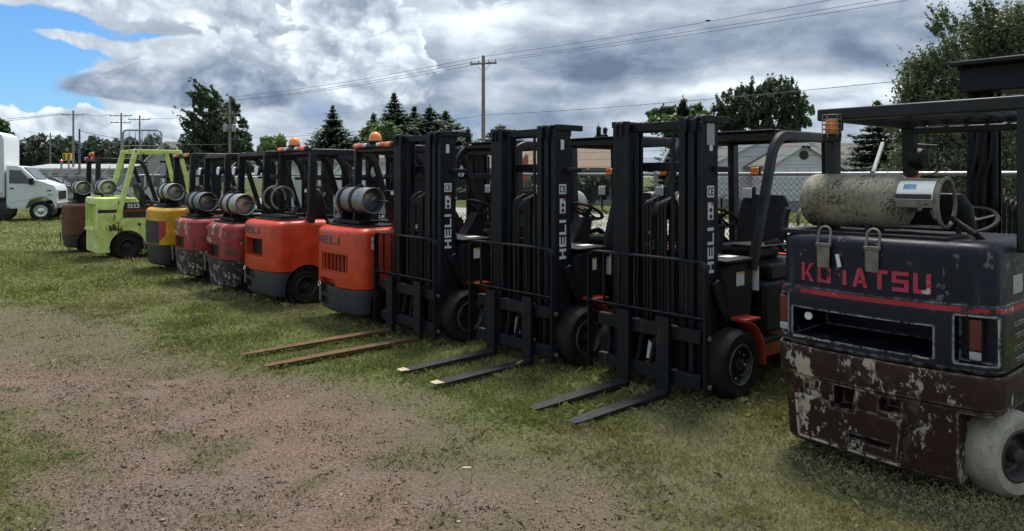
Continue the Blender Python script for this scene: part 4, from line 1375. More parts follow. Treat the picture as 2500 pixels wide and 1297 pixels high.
std_truck('forklift', 'faded dark red forklift with chipped black base, beside the tankless orange forklift', rear_center(489, 690, 1.06), TH,
          dict(up='red_worn_dark', lo='black_chip', side='red_worn_dark', hood='black_plastic', W=1.06, H=1.05, split=.53, rc=.22, tank='tank_alu', plate=.80,
               cut_up=[(-.22, .40, .555, .745, .14)], cut_lo=[(.26, .34, .16, .30, .10), (.38, .44, .36, .52, .05)], rear_r=.23, spot=True, gtop=2.10, mtop=2.10, near=-1, tank_z=1.05 + .27))
std_truck('forklift', 'pinkish red forklift with chipped blackish base, beside the yellow forklift', rear_center(412, 665, 1.06), TH,
          dict(up='red_worn', lo='black_chip_brown', side='red_worn', hood='black_plastic', W=1.06, H=1.05, split=.55, rc=.22, tank='tank_grey', plate=.82,
               cut_up=[(-.22, .42, .575, .765, .14)], cut_lo=[(.22, .33, .16, .30, .10), (.40, .44, .36, .52, .05)], rear_r=.23, spot=True, gtop=2.10, mtop=2.10, near=-1, tank_z=1.05 + .27))
yel = std_truck('forklift', 'yellow and black forklift beside the lime green forklift', rear_center(345, 640, 1.08), TH,
                dict(up='yellow_worn', lo='cw_black_worn', side='yellow_worn', W=1.08, H=1.16, split=.50, rc=.16, tank='tank_alu', cut_up=[], cut_lo=[(.2, .4, .2, .34, .08)],
                     rear_r=.25, gtop=2.15, mtop=2.12, near=-1, tail_bar='amber', tank_z=1.45))
ypl = wrapper(1.08, .16, .045, .80, off=.004)
strip('black_panel', ypl, -.60, .44, .52, .93, 'cw_black_worn', yel)
mb = MB()
for i in range(6):
    a, b = .44 + .13 * i / 6, .44 + .13 * (i + 1) / 6
    lo = lambda t: .56 + (t - .44) * .9
    mb.quad(ypl(a, lo(a)), ypl(b, lo(b)), ypl(b, .93), ypl(a, .93))
mb.build('red_panel', 'red_decal', yel, fix=False)

lw = g(312, 635)
lime_truck(lw - FDIR * .58 - SDIR * .58, TH)
std_truck('forklift', 'rusty brown forklift with steel gas tank, farthest in the row', rear_center(143, 600, 1.06), TH,
          dict(up='rust_brown', lo='rust_dark', side='rust_brown', W=1.06, H=1.12, split=.42, rc=.15, tank='tank_alu',
               cut_up=[(-.05, .40, .72, .90, .10), (.05, .35, .48, .58, .10)], cut_lo=[], rear_r=.26, small_beacon=True, gtop=2.14, mtop=2.12, near=-1, tank_z=1.47))

# ------------------------------------------------------------------ ground
def vnoise(x, y, seed=0):
    xi = np.floor(x).astype(np.int64); yi = np.floor(y).astype(np.int64)
    xf, yf = x - xi, y - yi
    u, v = xf * xf * (3 - 2 * xf), yf * yf * (3 - 2 * yf)

    def h(a, b):
        n = (a * 374761393 + b * 668265263 + seed * 974634777) & 0xFFFFFFFF
        n = ((n ^ (n >> 13)) * 1274126177) & 0xFFFFFFFF
        return ((n ^ (n >> 16)) & 0xFFFF) / 65535.0
    return (h(xi, yi) * (1 - u) + h(xi + 1, yi) * u) * (1 - v) + (h(xi, yi + 1) * (1 - u) + h(xi + 1, yi + 1) * u) * v


def fbm(x, y, seed=0, o=4):
    t = 0; a = .5; s = 0
    for k in range(o):
        t = t + a * vnoise(x * 2 ** k, y * 2 ** k, seed + k); s += a; a *= .5
    return t / s


def seg_dist_poly(X, Y, poly):
    """signed distance to a polygon, negative inside"""
    d = np.full(X.shape, 1e9); ins = np.zeros(X.shape, bool)
    n = len(poly)
    for i in range(n):
        x0, y0 = poly[i]; x1, y1 = poly[(i + 1) % n]
        ex, ey = x1 - x0, y1 - y0
        t = np.clip(((X - x0) * ex + (Y - y0) * ey) / (ex * ex + ey * ey + 1e-9), 0, 1)
        d = np.minimum(d, np.hypot(X - x0 - t * ex, Y - y0 - t * ey))
        c = ((y0 > Y) != (y1 > Y)) & (X < ex * (Y - y0) / (ey + 1e-12) + x0)
        ins ^= c
    return np.where(ins, -d, d)


def gp(*pp):
    return [(g(a, b).x, g(a, b).y) for a, b in pp]


BARE = gp((-500, 850), (60, 862), (200, 905), (420, 935), (640, 955), (800, 985), (930, 1045), (1000, 1110), (1180, 1190), (1390, 1250), (1520, 1380), (1560, 1560), (300, 1620), (240, 1297), (170, 1120), (80, 980), (-500, 960))
THIN = gp((-900, 735), (120, 748), (330, 775), (430, 845), (560, 900), (760, 925), (1000, 985), (1200, 1035), (1420, 1110), (1640, 1240), (1900, 1400), (1900, 1900), (60, 1900), (150, 1297), (70, 1130), (0, 980), (-900, 920))
DRY = gp((1350, 1000), (1700, 985), (1900, 1000), (2150, 1180), (2420, 1230), (2700, 1250), (2700, 1900), (1300, 1900), (1150, 1150))


def ground_fields(X, Y):
    n1 = fbm(X * 1.3, Y * 1.3, 3, 4) - .5
    n2 = fbm(X * 4.5, Y * 4.5, 9, 3) - .5
    w = .75 * n1 + .42 * n2
    bare = np.clip(.5 - (seg_dist_poly(X, Y, BARE) + w * 1.3) / .55, 0, 1)
    thin = np.clip(.5 - (seg_dist_poly(X, Y, THIN) + w * 1.4) / .9, 0, 1)
    dry = np.clip(.5 - (seg_dist_poly(X, Y, DRY) + w * 1.5) / 1.2, 0, 1)
    tuft = fbm(X * 2.7 + 40, Y * 2.7, 21, 4)
    # islands of grass left in the bare soil
    bare = bare * np.clip(1 - np.clip((tuft - .60) / .08, 0, 1) * .8, 0, 1)
    return bare, thin, dry, tuft


def axis_lines(core0, core1, step, far0, far1):
    a = list(np.arange(core0, core1 + step / 2, step))
    s, p = step, core1
    while p < far1:
        s *= 1.28; p += s; a.append(min(p, far1))
    s, p = step, core0
    while p > far0:
        s *= 1.28; p -= s; a.insert(0, max(p, far0))
    return np.array(sorted(set(a)))


xs = axis_lines(-8, 7, .11, -900, 900)
ys = axis_lines(2.2, 13, .11, -60, 1500)
GX, GY = np.meshgrid(xs, ys)
bare, thin, dry, tuft = ground_fields(GX, GY)
zz = (fbm(GX * 1.1, GY * 1.1, 5, 3) - .5) * .02 * np.clip((16 - GY) / 4, 0, 1) + (fbm(GX * 6, GY * 6, 31, 2) - .5) * .022 * bare
zz *= np.clip((20 - np.hypot(GX, GY)) / 5, 0, 1)
me = bpy.data.meshes.new('ground')
nx, ny = len(xs), len(ys)
V = np.stack([GX, GY, zz], -1).reshape(-1, 3)
idx = np.arange(nx * ny).reshape(ny, nx)
F = np.stack([idx[:-1, :-1], idx[:-1, 1:], idx[1:, 1:], idx[1:, :-1]], -1).reshape(-1, 4)
me.vertices.add(len(V)); me.vertices.foreach_set('co', V.ravel())
me.loops.add(F.size); me.loops.foreach_set('vertex_index', F.ravel().astype(np.int32))
me.polygons.add(len(F)); me.polygons.foreach_set('loop_start', np.arange(0, F.size, 4, dtype=np.int32))
me.update(calc_edges=True)
for nm, arr in (('bare', bare), ('thin', thin), ('dry', dry)):
    at_ = me.attributes.new(nm, 'FLOAT', 'POINT'); at_.data.foreach_set('value', arr.ravel().astype(np.float32))
me.shade_smooth()
gm, T, b = new_mat('ground_soil')
tc = T.node('ShaderNodeTexCoord').outputs['Object']
ab = T.node('ShaderNodeAttribute', attribute_name='bare').outputs['Fac']
ath = T.node('ShaderNodeAttribute', attribute_name='thin').outputs['Fac']
ady = T.node('ShaderNodeAttribute', attribute_name='dry').outputs['Fac']
soil = T.ramp(T.noise(tc, 60, 8, 0.72), [(0.34, (0.042, 0.028, 0.021)), (0.47, (0.132, 0.087, 0.063)), (0.62, (0.27, 0.195, 0.150))])
soil = T.mix(T.rng(T.noise(tc, 0.9, 5, 0.6), 0.42, 0.66, 0, .75), soil, T.ramp(T.noise(tc, 55, 8, .72), [(0.34, (0.045, 0.037, 0.031)), (0.48, (0.120, 0.102, 0.084)), (0.64, (0.25, 0.215, 0.185))]))
thatch = T.ramp(T.noise(tc, 45, 8, 0.7), [(0.30, (0.045, 0.040, 0.024)), (0.55, (0.125, 0.112, 0.070)), (0.75, (0.22, 0.20, 0.135))])
turf = T.ramp(T.noise(tc, 30, 8, 0.7), [(0.30, (0.055, 0.064, 0.024)), (0.55, (0.108, 0.126, 0.042)), (0.75, (0.17, 0.18, 0.07))])
turf_far = T.ramp(T.noise(tc, 1.4, 9, 0.7), [(0.30, (0.060, 0.080, 0.024)), (0.55, (0.092, 0.114, 0.036)), (0.75, (0.135, 0.150, 0.058))])
dd = T.node('ShaderNodeSeparateXYZ'); T.l.new(tc, dd.inputs[0])
turf = T.mix(T.rng(dd.outputs[1], 12, 28), turf, turf_far)
c = T.mix(T.math('MAXIMUM', ath, T.math('MULTIPLY', ady, .7)), turf, thatch)
c = T.mix(ab, c, soil)
T.l.new(c, b.inputs['Base Color'])
b.inputs['Roughness'].default_value = 0.95
b.inputs['Specular IOR Level'].default_value = 0.15
bp = T.node('ShaderNodeBump'); bp.inputs['Strength'].default_value = 0.9; bp.inputs['Distance'].default_value = 0.02
T.l.new(T.math('ADD', T.noise(tc, 38, 9, 0.75), T.math('MULTIPLY', T.noise(tc, 9, 5, .6), .6)), bp.inputs['Height'])
T.l.new(bp.outputs[0], b.inputs['Normal'])
me.materials.append(gm)
tag(link('ground', me), kind='structure')


def blades_mesh(name, P, h, w, ang, lean, cols, mat):
    """grass blades: two triangles each, bent over"""
    n = len(P)
    dx, dy = np.cos(ang), np.sin(ang)
    la = RNG.uniform(0, 2 * np.pi, n)
    lx, ly = np.cos(la) * lean * h, np.sin(la) * lean * h
    V = np.empty((n, 4, 3), np.float32)
    V[:, 0] = np.stack([P[:, 0] - dx * w, P[:, 1] - dy * w, P[:, 2]], -1)
    V[:, 1] = np.stack([P[:, 0] + dx * w, P[:, 1] + dy * w, P[:, 2]], -1)
    V[:, 2] = np.stack([P[:, 0] + dx * w * .6 + lx * .35, P[:, 1] + dy * w * .6 + ly * .35, P[:, 2] + h * .6], -1)
    V[:, 3] = np.stack([P[:, 0] + lx, P[:, 1] + ly, P[:, 2] + h * (1 - .3 * lean)], -1)
    base = np.arange(n)[:, None] * 4
    F = np.concatenate([base + np.array([0, 1, 2]), base + np.array([0, 2, 3])], 1).reshape(-1, 3)
    me = bpy.data.meshes.new(name)
    me.vertices.add(n * 4); me.vertices.foreach_set('co', V.ravel())
    me.loops.add(F.size); me.loops.foreach_set('vertex_index', F.ravel().astype(np.int32))
    me.polygons.add(len(F)); me.polygons.foreach_set('loop_start', np.arange(0, F.size, 3, dtype=np.int32))
    me.update(calc_edges=True)
    ca = me.attributes.new('col', 'FLOAT_COLOR', 'POINT')
    C = np.ones((n, 4, 4), np.float32)
    C[:, :, :3] = cols[:, None, :]
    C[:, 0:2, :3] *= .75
    ca.data.foreach_set('color', C.ravel())
    me.materials.append(MATS[mat])
    return me


def fan_points(d0, d1, dens, slope=.80):
    """random points on the ground between two depths, spread a bit wider than the view"""
    area = slope * (d1 * d1 - d0 * d0)
    n = int(area * dens)
    y = np.sqrt(RNG.uniform(d0 * d0, d1 * d1, n))
    x = RNG.uniform(-slope, slope, n) * y
    return x, y


PALE = np.array([.42, .36, .20]); GREEN = np.array([.155, .198, .042]); OLIVE = np.array([.255, .26, .088]); DARKG = np.array([.040, .066, .018]); STRAW = np.array([.45, .39, .25]); BRN = np.array([.13, .098, .060])
allP, allh, allw, alll, allc = [], [], [], [], []
for d0, d1, dens, hs, ws in ((2.9, 6.0, 11500, .029, .0016), (6.0, 10.0, 5600, .033, .0025), (10.0, 17.0, 1700, .040, .0050), (17.0, 34.0, 210, .055, .015)):
    x, y = fan_points(d0, d1, dens, .88 if d1 < 8 else 1.0)
    ba, th, dr, tf = ground_fields(x, y)
    n3 = fbm(x * .55 + 9, y * .55, 51, 4)
    n4 = fbm(x * 9, y * 9, 77, 2)
    keep = 1.0 - .93 * ba - .52 * th * (1 - ba)
    keep *= 1 - .28 * dr
    keep *= np.clip(.60 + (n4 - .30) * 1.5, .45, 1) * np.clip(.55 + (fbm(x * .9 + 3, y * .9, 63, 4) - .36) * 3.2, .4, 1)
    k = RNG.random(len(x)) < keep
    x, y, ba, th, dr, tf, n3 = x[k], y[k], ba[k], th[k], dr[k], tf[k], n3[k]
    n = len(x)
    hh = hs * RNG.uniform(.45, 1.35, n) * (1 - .45 * th) * (1 - .3 * ba) * (.75 + .6 * tf)
    hh *= np.where(RNG.random(n) < .015, 1.9, 1) * (1 + .45 * np.clip((tf - .56) / .12, 0, 1) * (1 - .5 * th))
    u = RNG.random((n, 1))
    lush = np.clip((n3 - .36) / .22, 0, 1)[:, None]
    col = GREEN * (1 - u) + OLIVE * u
    col = col * lush + (OLIVE * .5 + PALE * .5) * (1 - lush)
    dryp = np.clip(.13 + .50 * th + .52 * dr + .3 * ba, 0, .9)
    dm = (RNG.random(n) < dryp)[:, None]
    u2 = RNG.random((n, 1))
    col = np.where(dm, PALE * (1 - u2) * .9 + STRAW * u2 * .8, col)
    bm_ = (RNG.random(n) < (.06 + .40 * ba + .16 * th))[:, None]
    col = np.where(bm_, BRN + RNG.random((n, 1)) * .05, col)
    col = col * RNG.uniform(.65, 1.3, (n, 1))
    allP.append(np.stack([x, y, np.full(n, -.004)], -1)); allh.append(hh); allw.append(ws * RNG.uniform(.6, 1.4, n)); allc.append(col)
    alll.append(RNG.uniform(.15, 1.15, n) + .35 * th)
P = np.concatenate(allP); hh = np.concatenate(allh); ww = np.concatenate(allw); cc = np.concatenate(allc); ll = np.concatenate(alll)
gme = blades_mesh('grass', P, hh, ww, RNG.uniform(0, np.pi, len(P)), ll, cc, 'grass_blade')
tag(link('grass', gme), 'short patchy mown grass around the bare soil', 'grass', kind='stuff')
print('grass blades', len(P))


def bits_mesh(name, P, s, cols, flat=.6):
    """small irregular stones and crumbs: squashed octahedra"""
    n = len(P)
    base = np.array([(1, 0, 0), (0, 1, 0), (-1, 0, 0), (0, -1, 0), (0, 0, 1), (0, 0, -1)], np.float32)
    V = base[None] * RNG.uniform(.55, 1.35, (n, 6, 1)) * s[:, None, None]
    V[:, :, 2] *= flat
    a = RNG.uniform(0, 6.28, n); c, s_ = np.cos(a)[:, None], np.sin(a)[:, None]
    X = V[:, :, 0] * c - V[:, :, 1] * s_; Y = V[:, :, 0] * s_ + V[:, :, 1] * c
    V[:, :, 0], V[:, :, 1] = X, Y
    V += P[:, None, :]
    tri = np.array([(0, 1, 4), (1, 2, 4), (2, 3, 4), (3, 0, 4), (1, 0, 5), (2, 1, 5), (3, 2, 5), (0, 3, 5)])
    F = (np.arange(n)[:, None, None] * 6 + tri[None]).reshape(-1, 3)
    me = bpy.data.meshes.new(name)
    me.vertices.add(n * 6); me.vertices.foreach_set('co', V.astype(np.float32).ravel())
    me.loops.add(F.size); me.loops.foreach_set('vertex_index', F.ravel().astype(np.int32))
    me.polygons.add(len(F)); me.polygons.foreach_set('loop_start', np.arange(0, F.size, 3, dtype=np.int32))
    me.update(calc_edges=True)
    ca = me.attributes.new('col', 'FLOAT_COLOR', 'POINT')
    C = np.ones((n, 6, 4), np.float32); C[:, :, :3] = cols[:, None, :]
    ca.data.foreach_set('color', C.ravel())
    me.materials.append(MATS['pebble'])
    return me


x, y = fan_points(2.9, 9.5, 2900)
ba, th, dr, tf = ground_fields(x, y)
k = RNG.random(len(x)) < np.clip(ba + .22 * th, 0, 1)
x, y = x[k], y[k]
n = len(x)
s = .0020 + .0058 * RNG.random(n) ** 3 + np.where(RNG.random(n) < .015, .007, 0)
u = RNG.random((n, 1))
col = np.array([.16, .102, .074]) * (1 - u) + np.array([.30, .235, .19]) * u
col = np.where(RNG.random((n, 1)) < .30, np.array([.055, .040, .032]), col) * RNG.uniform(.6, 1.25, (n, 1))
tag(link('gravel', bits_mesh('gravel', np.stack([x, y, s * .3], -1), s, col)), 'reddish brown grit and crumbs of soil on the bare patch', 'gravel', kind='stuff')
x, y = fan_points(2.9, 9.0, 34)
ba, th, dr, tf = ground_fields(x, y)
k = RNG.random(len(x)) < np.clip(ba + .1 * th, 0, 1)
x, y = x[k], y[k]
n = len(x)
s = .007 + .011 * RNG.random(n) ** 2.5
u = RNG.random((n, 1))
col = (np.array([.13, .09, .072]) * (1 - u) + np.array([.34, .29, .255]) * u) * RNG.uniform(.6, 1.2, (n, 1))
tag(link('stones', bits_mesh('stones', np.stack([x, y, s * .15], -1), s, col, .5)), 'small loose stones and clods scattered over the bare soil', 'stones', kind='stuff')
# clumps of wilted dark weeds in the bare soil
cn = 900
x, y = fan_points(2.9, 9.5, 60)
ba, th, dr, tf = ground_fields(x, y)
k = (RNG.random(len(x)) < np.clip(ba + .4 * th, 0, 1) * np.clip((fbm(x * 1.2, y * 1.2, 91, 3) - .38) * 5, .08, 1))
cx, cy = x[k], y[k]
m_ = 9
spr = RNG.uniform(.006, .045, len(cx))
px_ = (cx[:, None] + RNG.normal(0, 1, (len(cx), m_)) * spr[:, None]).ravel()
py_ = (cy[:, None] + RNG.normal(0, 1, (len(cx), m_)) * spr[:, None]).ravel()
n = len(px_)
u = RNG.random((n, 1))
col = (np.array([.055, .045, .028]) * (1 - u) + np.array([.115, .10, .05]) * u) * RNG.uniform(.6, 1.3, (n, 1))
wm = blades_mesh('weeds', np.stack([px_, py_, np.full(n, -.003)], -1), RNG.uniform(.008, .030, n), RNG.uniform(.0012, .0030, n), RNG.uniform(0, 3.14, n), RNG.uniform(.4, 1.2, n), col, 'grass_blade')
tag(link('weeds', wm), 'small dark wilted weeds scattered over the bare soil', 'weeds', kind='stuff')
# a few tall seed stalks and a pale scrap lying in the dirt
for (px0, py0, hgt) in ((1150, 1180, .13), (1105, 1120, .10), (905, 1010, .09), (1128, 1200, .09)):
    p = g(px0, py0)
    st_ = empty('seed_stalk', None, p)
    tag(st_, {1150: 'tallest dry seed stalk standing in bare soil near a pale wood scrap', 1105: 'dry seed stalk behind the tallest stalk in bare soil', 905: 'lone dry seed stalk far back in the reddish bare soil', 1128: 'short dry seed stalk just left of the tallest stalk'}[px0], 'weed', 'seed stalks in the bare soil')
    MB().tube([(0, 0, 0), (.004, 0, hgt * .5), (.012, .003, hgt)], .0016, 5, .0009).build('stem', 'bark', st_)
    for q in range(4):
        zz_ = hgt * (.3 + .2 * q)
        MB().tube([(.005, 0, zz_), (.005 + .014 * (-1) ** q, .005, zz_ + .016)], .0022, 5, .0008).build('leaflet', 'bark', st_)
p = g(1140, 1146)
tag(MB().prism([(-.028, -.010), (.018, -.013), (.030, .004), (-.012, .010), (-.030, .006)], .004, .014, 'XY').build('wood_scrap', 'twig_pale', loc=p, bevel=.002), 'pale scrap of wood lying on the bare soil', 'debris')

# ------------------------------------------------------------------ road, fence
F0 = Vector((3.5, 8.8, 0)); FD = Vector((-.70, .714, 0)); FN = Vector((.714, .70, 0))


def fpt(t, n=0.0, z=0.0):
    return F0 + FD * t + FN * n + Vector((0, 0, z))


mb = MB()
mb.quadloop([[fpt(-60, 9.2, .0), fpt(-60, 17.2, .0), fpt(-60, 17.2, .02), fpt(-60, 9.2, .02)], [fpt(200, 9.2, .0), fpt(200, 17.2, .0), fpt(200, 17.2, .02), fpt(200, 9.2, .02)]])
tag(mb.build('road', 'asphalt', smooth=False), kind='structure')

fence = empty('chain_link_fence', None, F0)
tag(fence, 'chain link fence with barbed wire on angled arms behind the forklifts', 'fence')
T0, T1, FH = -7.0, 40.0, 1.765
rel = lambda t, n=0.0, z=0.0: tuple(FD * t + FN * n + Vector((0, 0, z)))
pm_ = MB().tube([(0, 0, 0), (0, 0, FH + .03)], .03, 12).mesh('fence_post', 'galv')
am_ = MB().beam((0, 0, FH), (FN.x * .32, FN.y * .32, FH + .36), .035, .03).mesh('barb_arm', 'label_grey')
t = T0
ts = []
tt = -.80
while tt > T0: tt -= 2.9
while tt < T1:
    ts.append(tt); tt += 2.9
for t in ts:
    link('fence_post', pm_, fence, loc=rel(t)); link('barb_arm', am_, fence, loc=rel(t))
MB().tube([rel(T0, 0, FH), rel(T1, 0, FH)], .024, 10).build('top_rail', 'galv', fence)
mb = MB()
sp = .072
N = int((T1 - T0) / sp)
hz = FH - .05
for k in range(-26, N):
    for sg in (1, -1):
        a = T0 + k * sp
        z0, z1 = .03, hz
        t0, t1 = (a, a + (z1 - z0)) if sg > 0 else (a + (z1 - z0), a)
        p0, p1 = Vector(rel(t0, .012 * sg, z0)), Vector(rel(t1, .012 * sg, z1))
        if min(t0, t1) < T0 - .01 or max(t0, t1) > T1 + 2: continue
        mb.tube([p0, p1], .0030, 3)
cm_ = mb.build('wire_mesh', 'galv_wire', fence, smooth=False, fix=False)
tag(cm_, kind='stuff')
tw = MB()
for k in range(int((T1 - T0) / .144)):
    t = T0 + k * .144
    tw.tube([rel(t, 0, hz), rel(t + .008, .01, FH + .075)], .003, 3)
tag(tw.build('wire_twists', 'galv_wire', fence, smooth=False, fix=False), kind='stuff')
for q, (nn, zz_) in enumerate(((.10, .115), (.20, .23), (.30, .345))):
    MB().tube([rel(T0, nn, FH + zz_), rel(T1, nn, FH + zz_)], .0026, 4).build('barbed_wire', 'galv_wire', fence)

# ------------------------------------------------------------------ trees
def leaf_mesh(name, C, size, col, up=.35):
    n = len(C)
    d = RNG.normal(0, 1, (n, 3)); d /= np.linalg.norm(d, axis=1)[:, None]
    nrm = RNG.normal(0, 1, (n, 3)); nrm[:, 2] += up * 2
    s = np.cross(d, nrm); s /= np.linalg.norm(s, axis=1)[:, None] + 1e-9
    sz = (size * RNG.uniform(.6, 1.4, n))[:, None]
    V = np.stack([C - d * sz * .55, C + s * sz * .28, C + d * sz * .55, C - s * sz * .28], 1).astype(np.float32)
    return quads_mesh(name, V, col)


def quads_mesh(name, V, col, mat='leaf'):
    n = len(V)
    me = bpy.data.meshes.new(name)
    me.vertices.add(n * 4); me.vertices.foreach_set('co', V.astype(np.float32).ravel())
    me.loops.add(n * 4); me.loops.foreach_set('vertex_index', np.arange(n * 4, dtype=np.int32))
    me.polygons.add(n); me.polygons.foreach_set('loop_start', np.arange(0, n * 4, 4, dtype=np.int32))
    me.update(calc_edges=True)
    ca = me.attributes.new('col', 'FLOAT_COLOR', 'POINT')
    C4 = np.ones((n, 4, 4), np.float32); C4[:, :, :3] = col[:, None, :]
    ca.data.foreach_set('color', C4.ravel())
    me.materials.append(MATS[mat])
    return me


def leaf_colors(n, a, b, var=.35):
    u = RNG.random((n, 1))
    return (np.array(a) * (1 - u) + np.array(b) * u) * 2.3 * RNG.uniform(1 - var, 1 + var, (n, 1))


def broad_tree(label, px, base_y, d, lobes, leaves, size, ca, cb, trunk_r=.14, spray=None, group=None, clump=.34, name='tree', limb=True, thick=1.0, per=16, cl_n=60):
    """lobes: (px, py, half width px, half height px) as the crown's masses show in the photo; each gets its own depth"""
    base = Vector(((px - 1250) / FPX * d, d, 0))
    root = empty(name, None, base)
    tag(root, label, 'tree', group)
    mpp = d / FPX
    L = []
    tot = sum(l[2] * l[3] for l in lobes)
    cl_all, col_all = [], []
    tips = []
    for (lx, ly, hw, hh) in lobes:
        c = at(lx, ly, d) - base
        c.y = RNG.uniform(-.4, .4) * hw * mpp
        rx, rz = hw * mpp, hh * mpp
        ry = max(rx, rz) * .9 * thick
        n = int(leaves * hw * hh / tot)
        k = max(6, n // cl_n)
        u = RNG.normal(0, 1, (k, 3)); u /= np.linalg.norm(u, axis=1)[:, None]
        rad = RNG.uniform(.35, 1.0, (k, 1)) ** .55
        cc_ = u * rad * np.array([rx, ry, rz]) + np.array(c)
        tips += [Vector(p) for p in cc_[:max(3, k // per)]]
        sel = RNG.integers(0, k, n)
        sg = clump * min(rx, rz) * RNG.uniform(.5, 1.2, (k, 1))[sel]
        off = RNG.normal(0, 1, (n, 3)) * sg * .55
        if spray is not None:
            t = np.abs(RNG.normal(0, 1, (n, 1))) * spray[3]
            jit = RNG.normal(0, .22, (k, 3))[sel]
            off = off * .38 + t * (np.array(spray[:3]) + jit)
        pos = cc_[sel] + off
        sh = RNG.uniform(.7, 1.25, (k, 1))[sel]
        cl_all.append(pos); col_all.append(leaf_colors(n, ca, cb) * sh)
    P_ = np.concatenate(cl_all); C_ = np.concatenate(col_all)
    P_[:, 2] = np.maximum(P_[:, 2], .05)
    link('crown', leaf_mesh('crown', P_, size, C_), root)
    topz = max(p.z for p in tips)
    mb = MB()
    mb.tube([(0, 0, -.1), (0.03, 0, topz * .35), (-.04, .02, topz * .75)], trunk_r, 8, trunk_r * .35)
    if limb:
        for p in tips:
            zb = p.z * RNG.uniform(.3, .6)
            q0 = Vector((0, 0, zb))
            md = q0.lerp(p, .5) + Vector((0, 0, -.08 * (p - q0).length))
            mb.tube([q0, md, p], trunk_r * .28, 5, trunk_r * .05)
    mb.build('trunk', 'bark', root)
    return root


def spruce(label, px, top, base_hw, bot, d, ca=(.016, .028, .018), cb=(.040, .058, .034), group=None, full=1.0):
    """px, top and the half width at photo row `bot` in photo pixels"""
    base = Vector(((px - 1250) / FPX * d, d, 0))
    root = empty('spruce_tree', None, base)
    tag(root, label, 'tree', group)
    H_ = at(px, top, d).z
    mpp = d / FPX
    zb = at(px, bot, d).z
    slope = base_hw * mpp / max(H_ - zb, .1)
    VV, CC = [], []
    z = .5
    while z < H_ - .1:
        rad = max(.12, (H_ - z) * slope) * RNG.uniform(.98, 1.35)
        nb = max(7, int(13 * full + rad * 5))
        for b_ in range(nb):
            a = RNG.uniform(0, 6.283)
            r_ = rad * RNG.uniform(.65, 1.15)
            if z > H_ * .55: r_ = rad * RNG.uniform(.72, 1.25)
            ns = max(4, int(r_ / .13))
            dirv = np.array([math.cos(a), math.sin(a)])
            for s_ in range(ns):
                f = (s_ + .5) / ns
                droop = -.28 * r_ * f + .30 * r_ * f * f
                p = np.array([dirv[0] * r_ * f, dirv[1] * r_ * f, z + droop])
                wd = (.07 + .26 * r_ * (1 - f) * .60) * RNG.uniform(.6, 1.35)
                sd = np.array([-dirv[1], dirv[0], 0.0])
                fw = np.array([dirv[0], dirv[1], -.15]) * r_ / ns * .95
                for rep in range(2):
                    j = RNG.normal(0, .05, 3)
                    tl = np.array([0, 0, RNG.uniform(-.16, .03)])
                    VV.append([p - fw + j, p + sd * wd + tl + j, p + fw * 1.2 + j, p - sd * wd + tl + j])
                    CC.append(leaf_colors(1, ca, cb)[0])
        z += .20 + .12 * RNG.random()
    for _ in range(10):
        zt = H_ - RNG.uniform(0, .5); a = RNG.uniform(0, 6.28); rr_ = .05 + .35 * (H_ - zt)
        p = np.array([0, 0, zt]); q = np.array([math.cos(a) * rr_, math.sin(a) * rr_, zt + .10])
        VV.append([p - np.array([.02, 0, .05]), p + np.array([.02, 0, 0]), q, q - np.array([0, .02, .04])]); CC.append(np.array(ca))
    link('crown', quads_mesh('crown', np.array(VV), np.array(CC)), root)
    MB().tube([(0, 0, -.1), (0, 0, H_ * .95)], .16, 8, .02).build('trunk', 'bark', root)
    return root


DK, MD = (.014, .026, .015), (.038, .058, .026)
broad_tree('large leafy tree rising behind the old blue forklift at the right edge', 2420, 600, 19.0,
           [(2330, 215, 105, 75), (2420, 130, 95, 85), (2490, 110, 90, 95), (2560, 180, 110, 150), (2270, 185, 50, 45), (2300, 300, 110, 90), (2420, 330, 140, 130), (2330, 420, 120, 90), (2480, 470, 130, 110), (2260, 470, 70, 50), (2310, 70, 28, 35), (2410, 40, 28, 30), (2225, 240, 25, 30)],
           96000, .086, (.030, .040, .025), (.078, .092, .052), .16, spray=(-.35, 0, .9, .20), clump=.46, cl_n=45, per=40)
broad_tree('round dark broadleaf tree behind the white garage', 1850, 500, 46.0,
           [(1790, 275, 55, 45), (1840, 255, 60, 45), (1900, 245, 58, 45), (1940, 285, 40, 45), (1855, 320, 110, 45), (1760, 310, 35, 30), (1905, 225, 30, 20)],
           34000, .20, (.017, .026, .017), (.050, .066, .035), .22, spray=(.1, 0, .9, .22), clump=.30, cl_n=70)
broad_tree('green bushy tree around the dark pointed cedar, between mast and garage', 1640, 500, 44.0,
           [(1605, 290, 28, 22), (1635, 285, 30, 22), (1700, 285, 28, 28), (1720, 300, 26, 22), (1660, 310, 80, 30)], 8000, .28, (.020, .036, .016), (.07, .10, .035), .15, clump=.32)
spruce('dark pointed cedar above the third black mast', 1668, 232, 24, 300, 43.0, (.012, .019, .013), (.026, .036, .022), full=1.6)
broad_tree('big windblown tree behind the red forklifts, in front of a transformer pole', 535, 560, 92.0,
           [(505, 250, 42, 30), (545, 265, 40, 35), (500, 310, 45, 40), (550, 320, 60, 45), (585, 345, 40, 45), (490, 355, 45, 40), (535, 380, 85, 45), (480, 395, 60, 30), (600, 395, 45, 30)],
           26000, .46, (.016, .026, .018), (.046, .062, .034), .40, spray=(-.70, 0, .62, .75), clump=.28, cl_n=80)
broad_tree('small pale round tree between the red forklifts and the spruces', 665, 500, 62.0, [(650, 350, 20, 18), (675, 347, 22, 16), (665, 372, 34, 22)], 4500, .28, (.05, .078, .032), (.10, .13, .06), .12, clump=.34)
broad_tree('light green tree low in front of the spruces', 935, 500, 56.0, [(915, 330, 28, 24), (950, 325, 26, 26), (935, 360, 50, 28)], 7000, .26, (.030, .052, .018), (.07, .10, .034), .14, clump=.33)
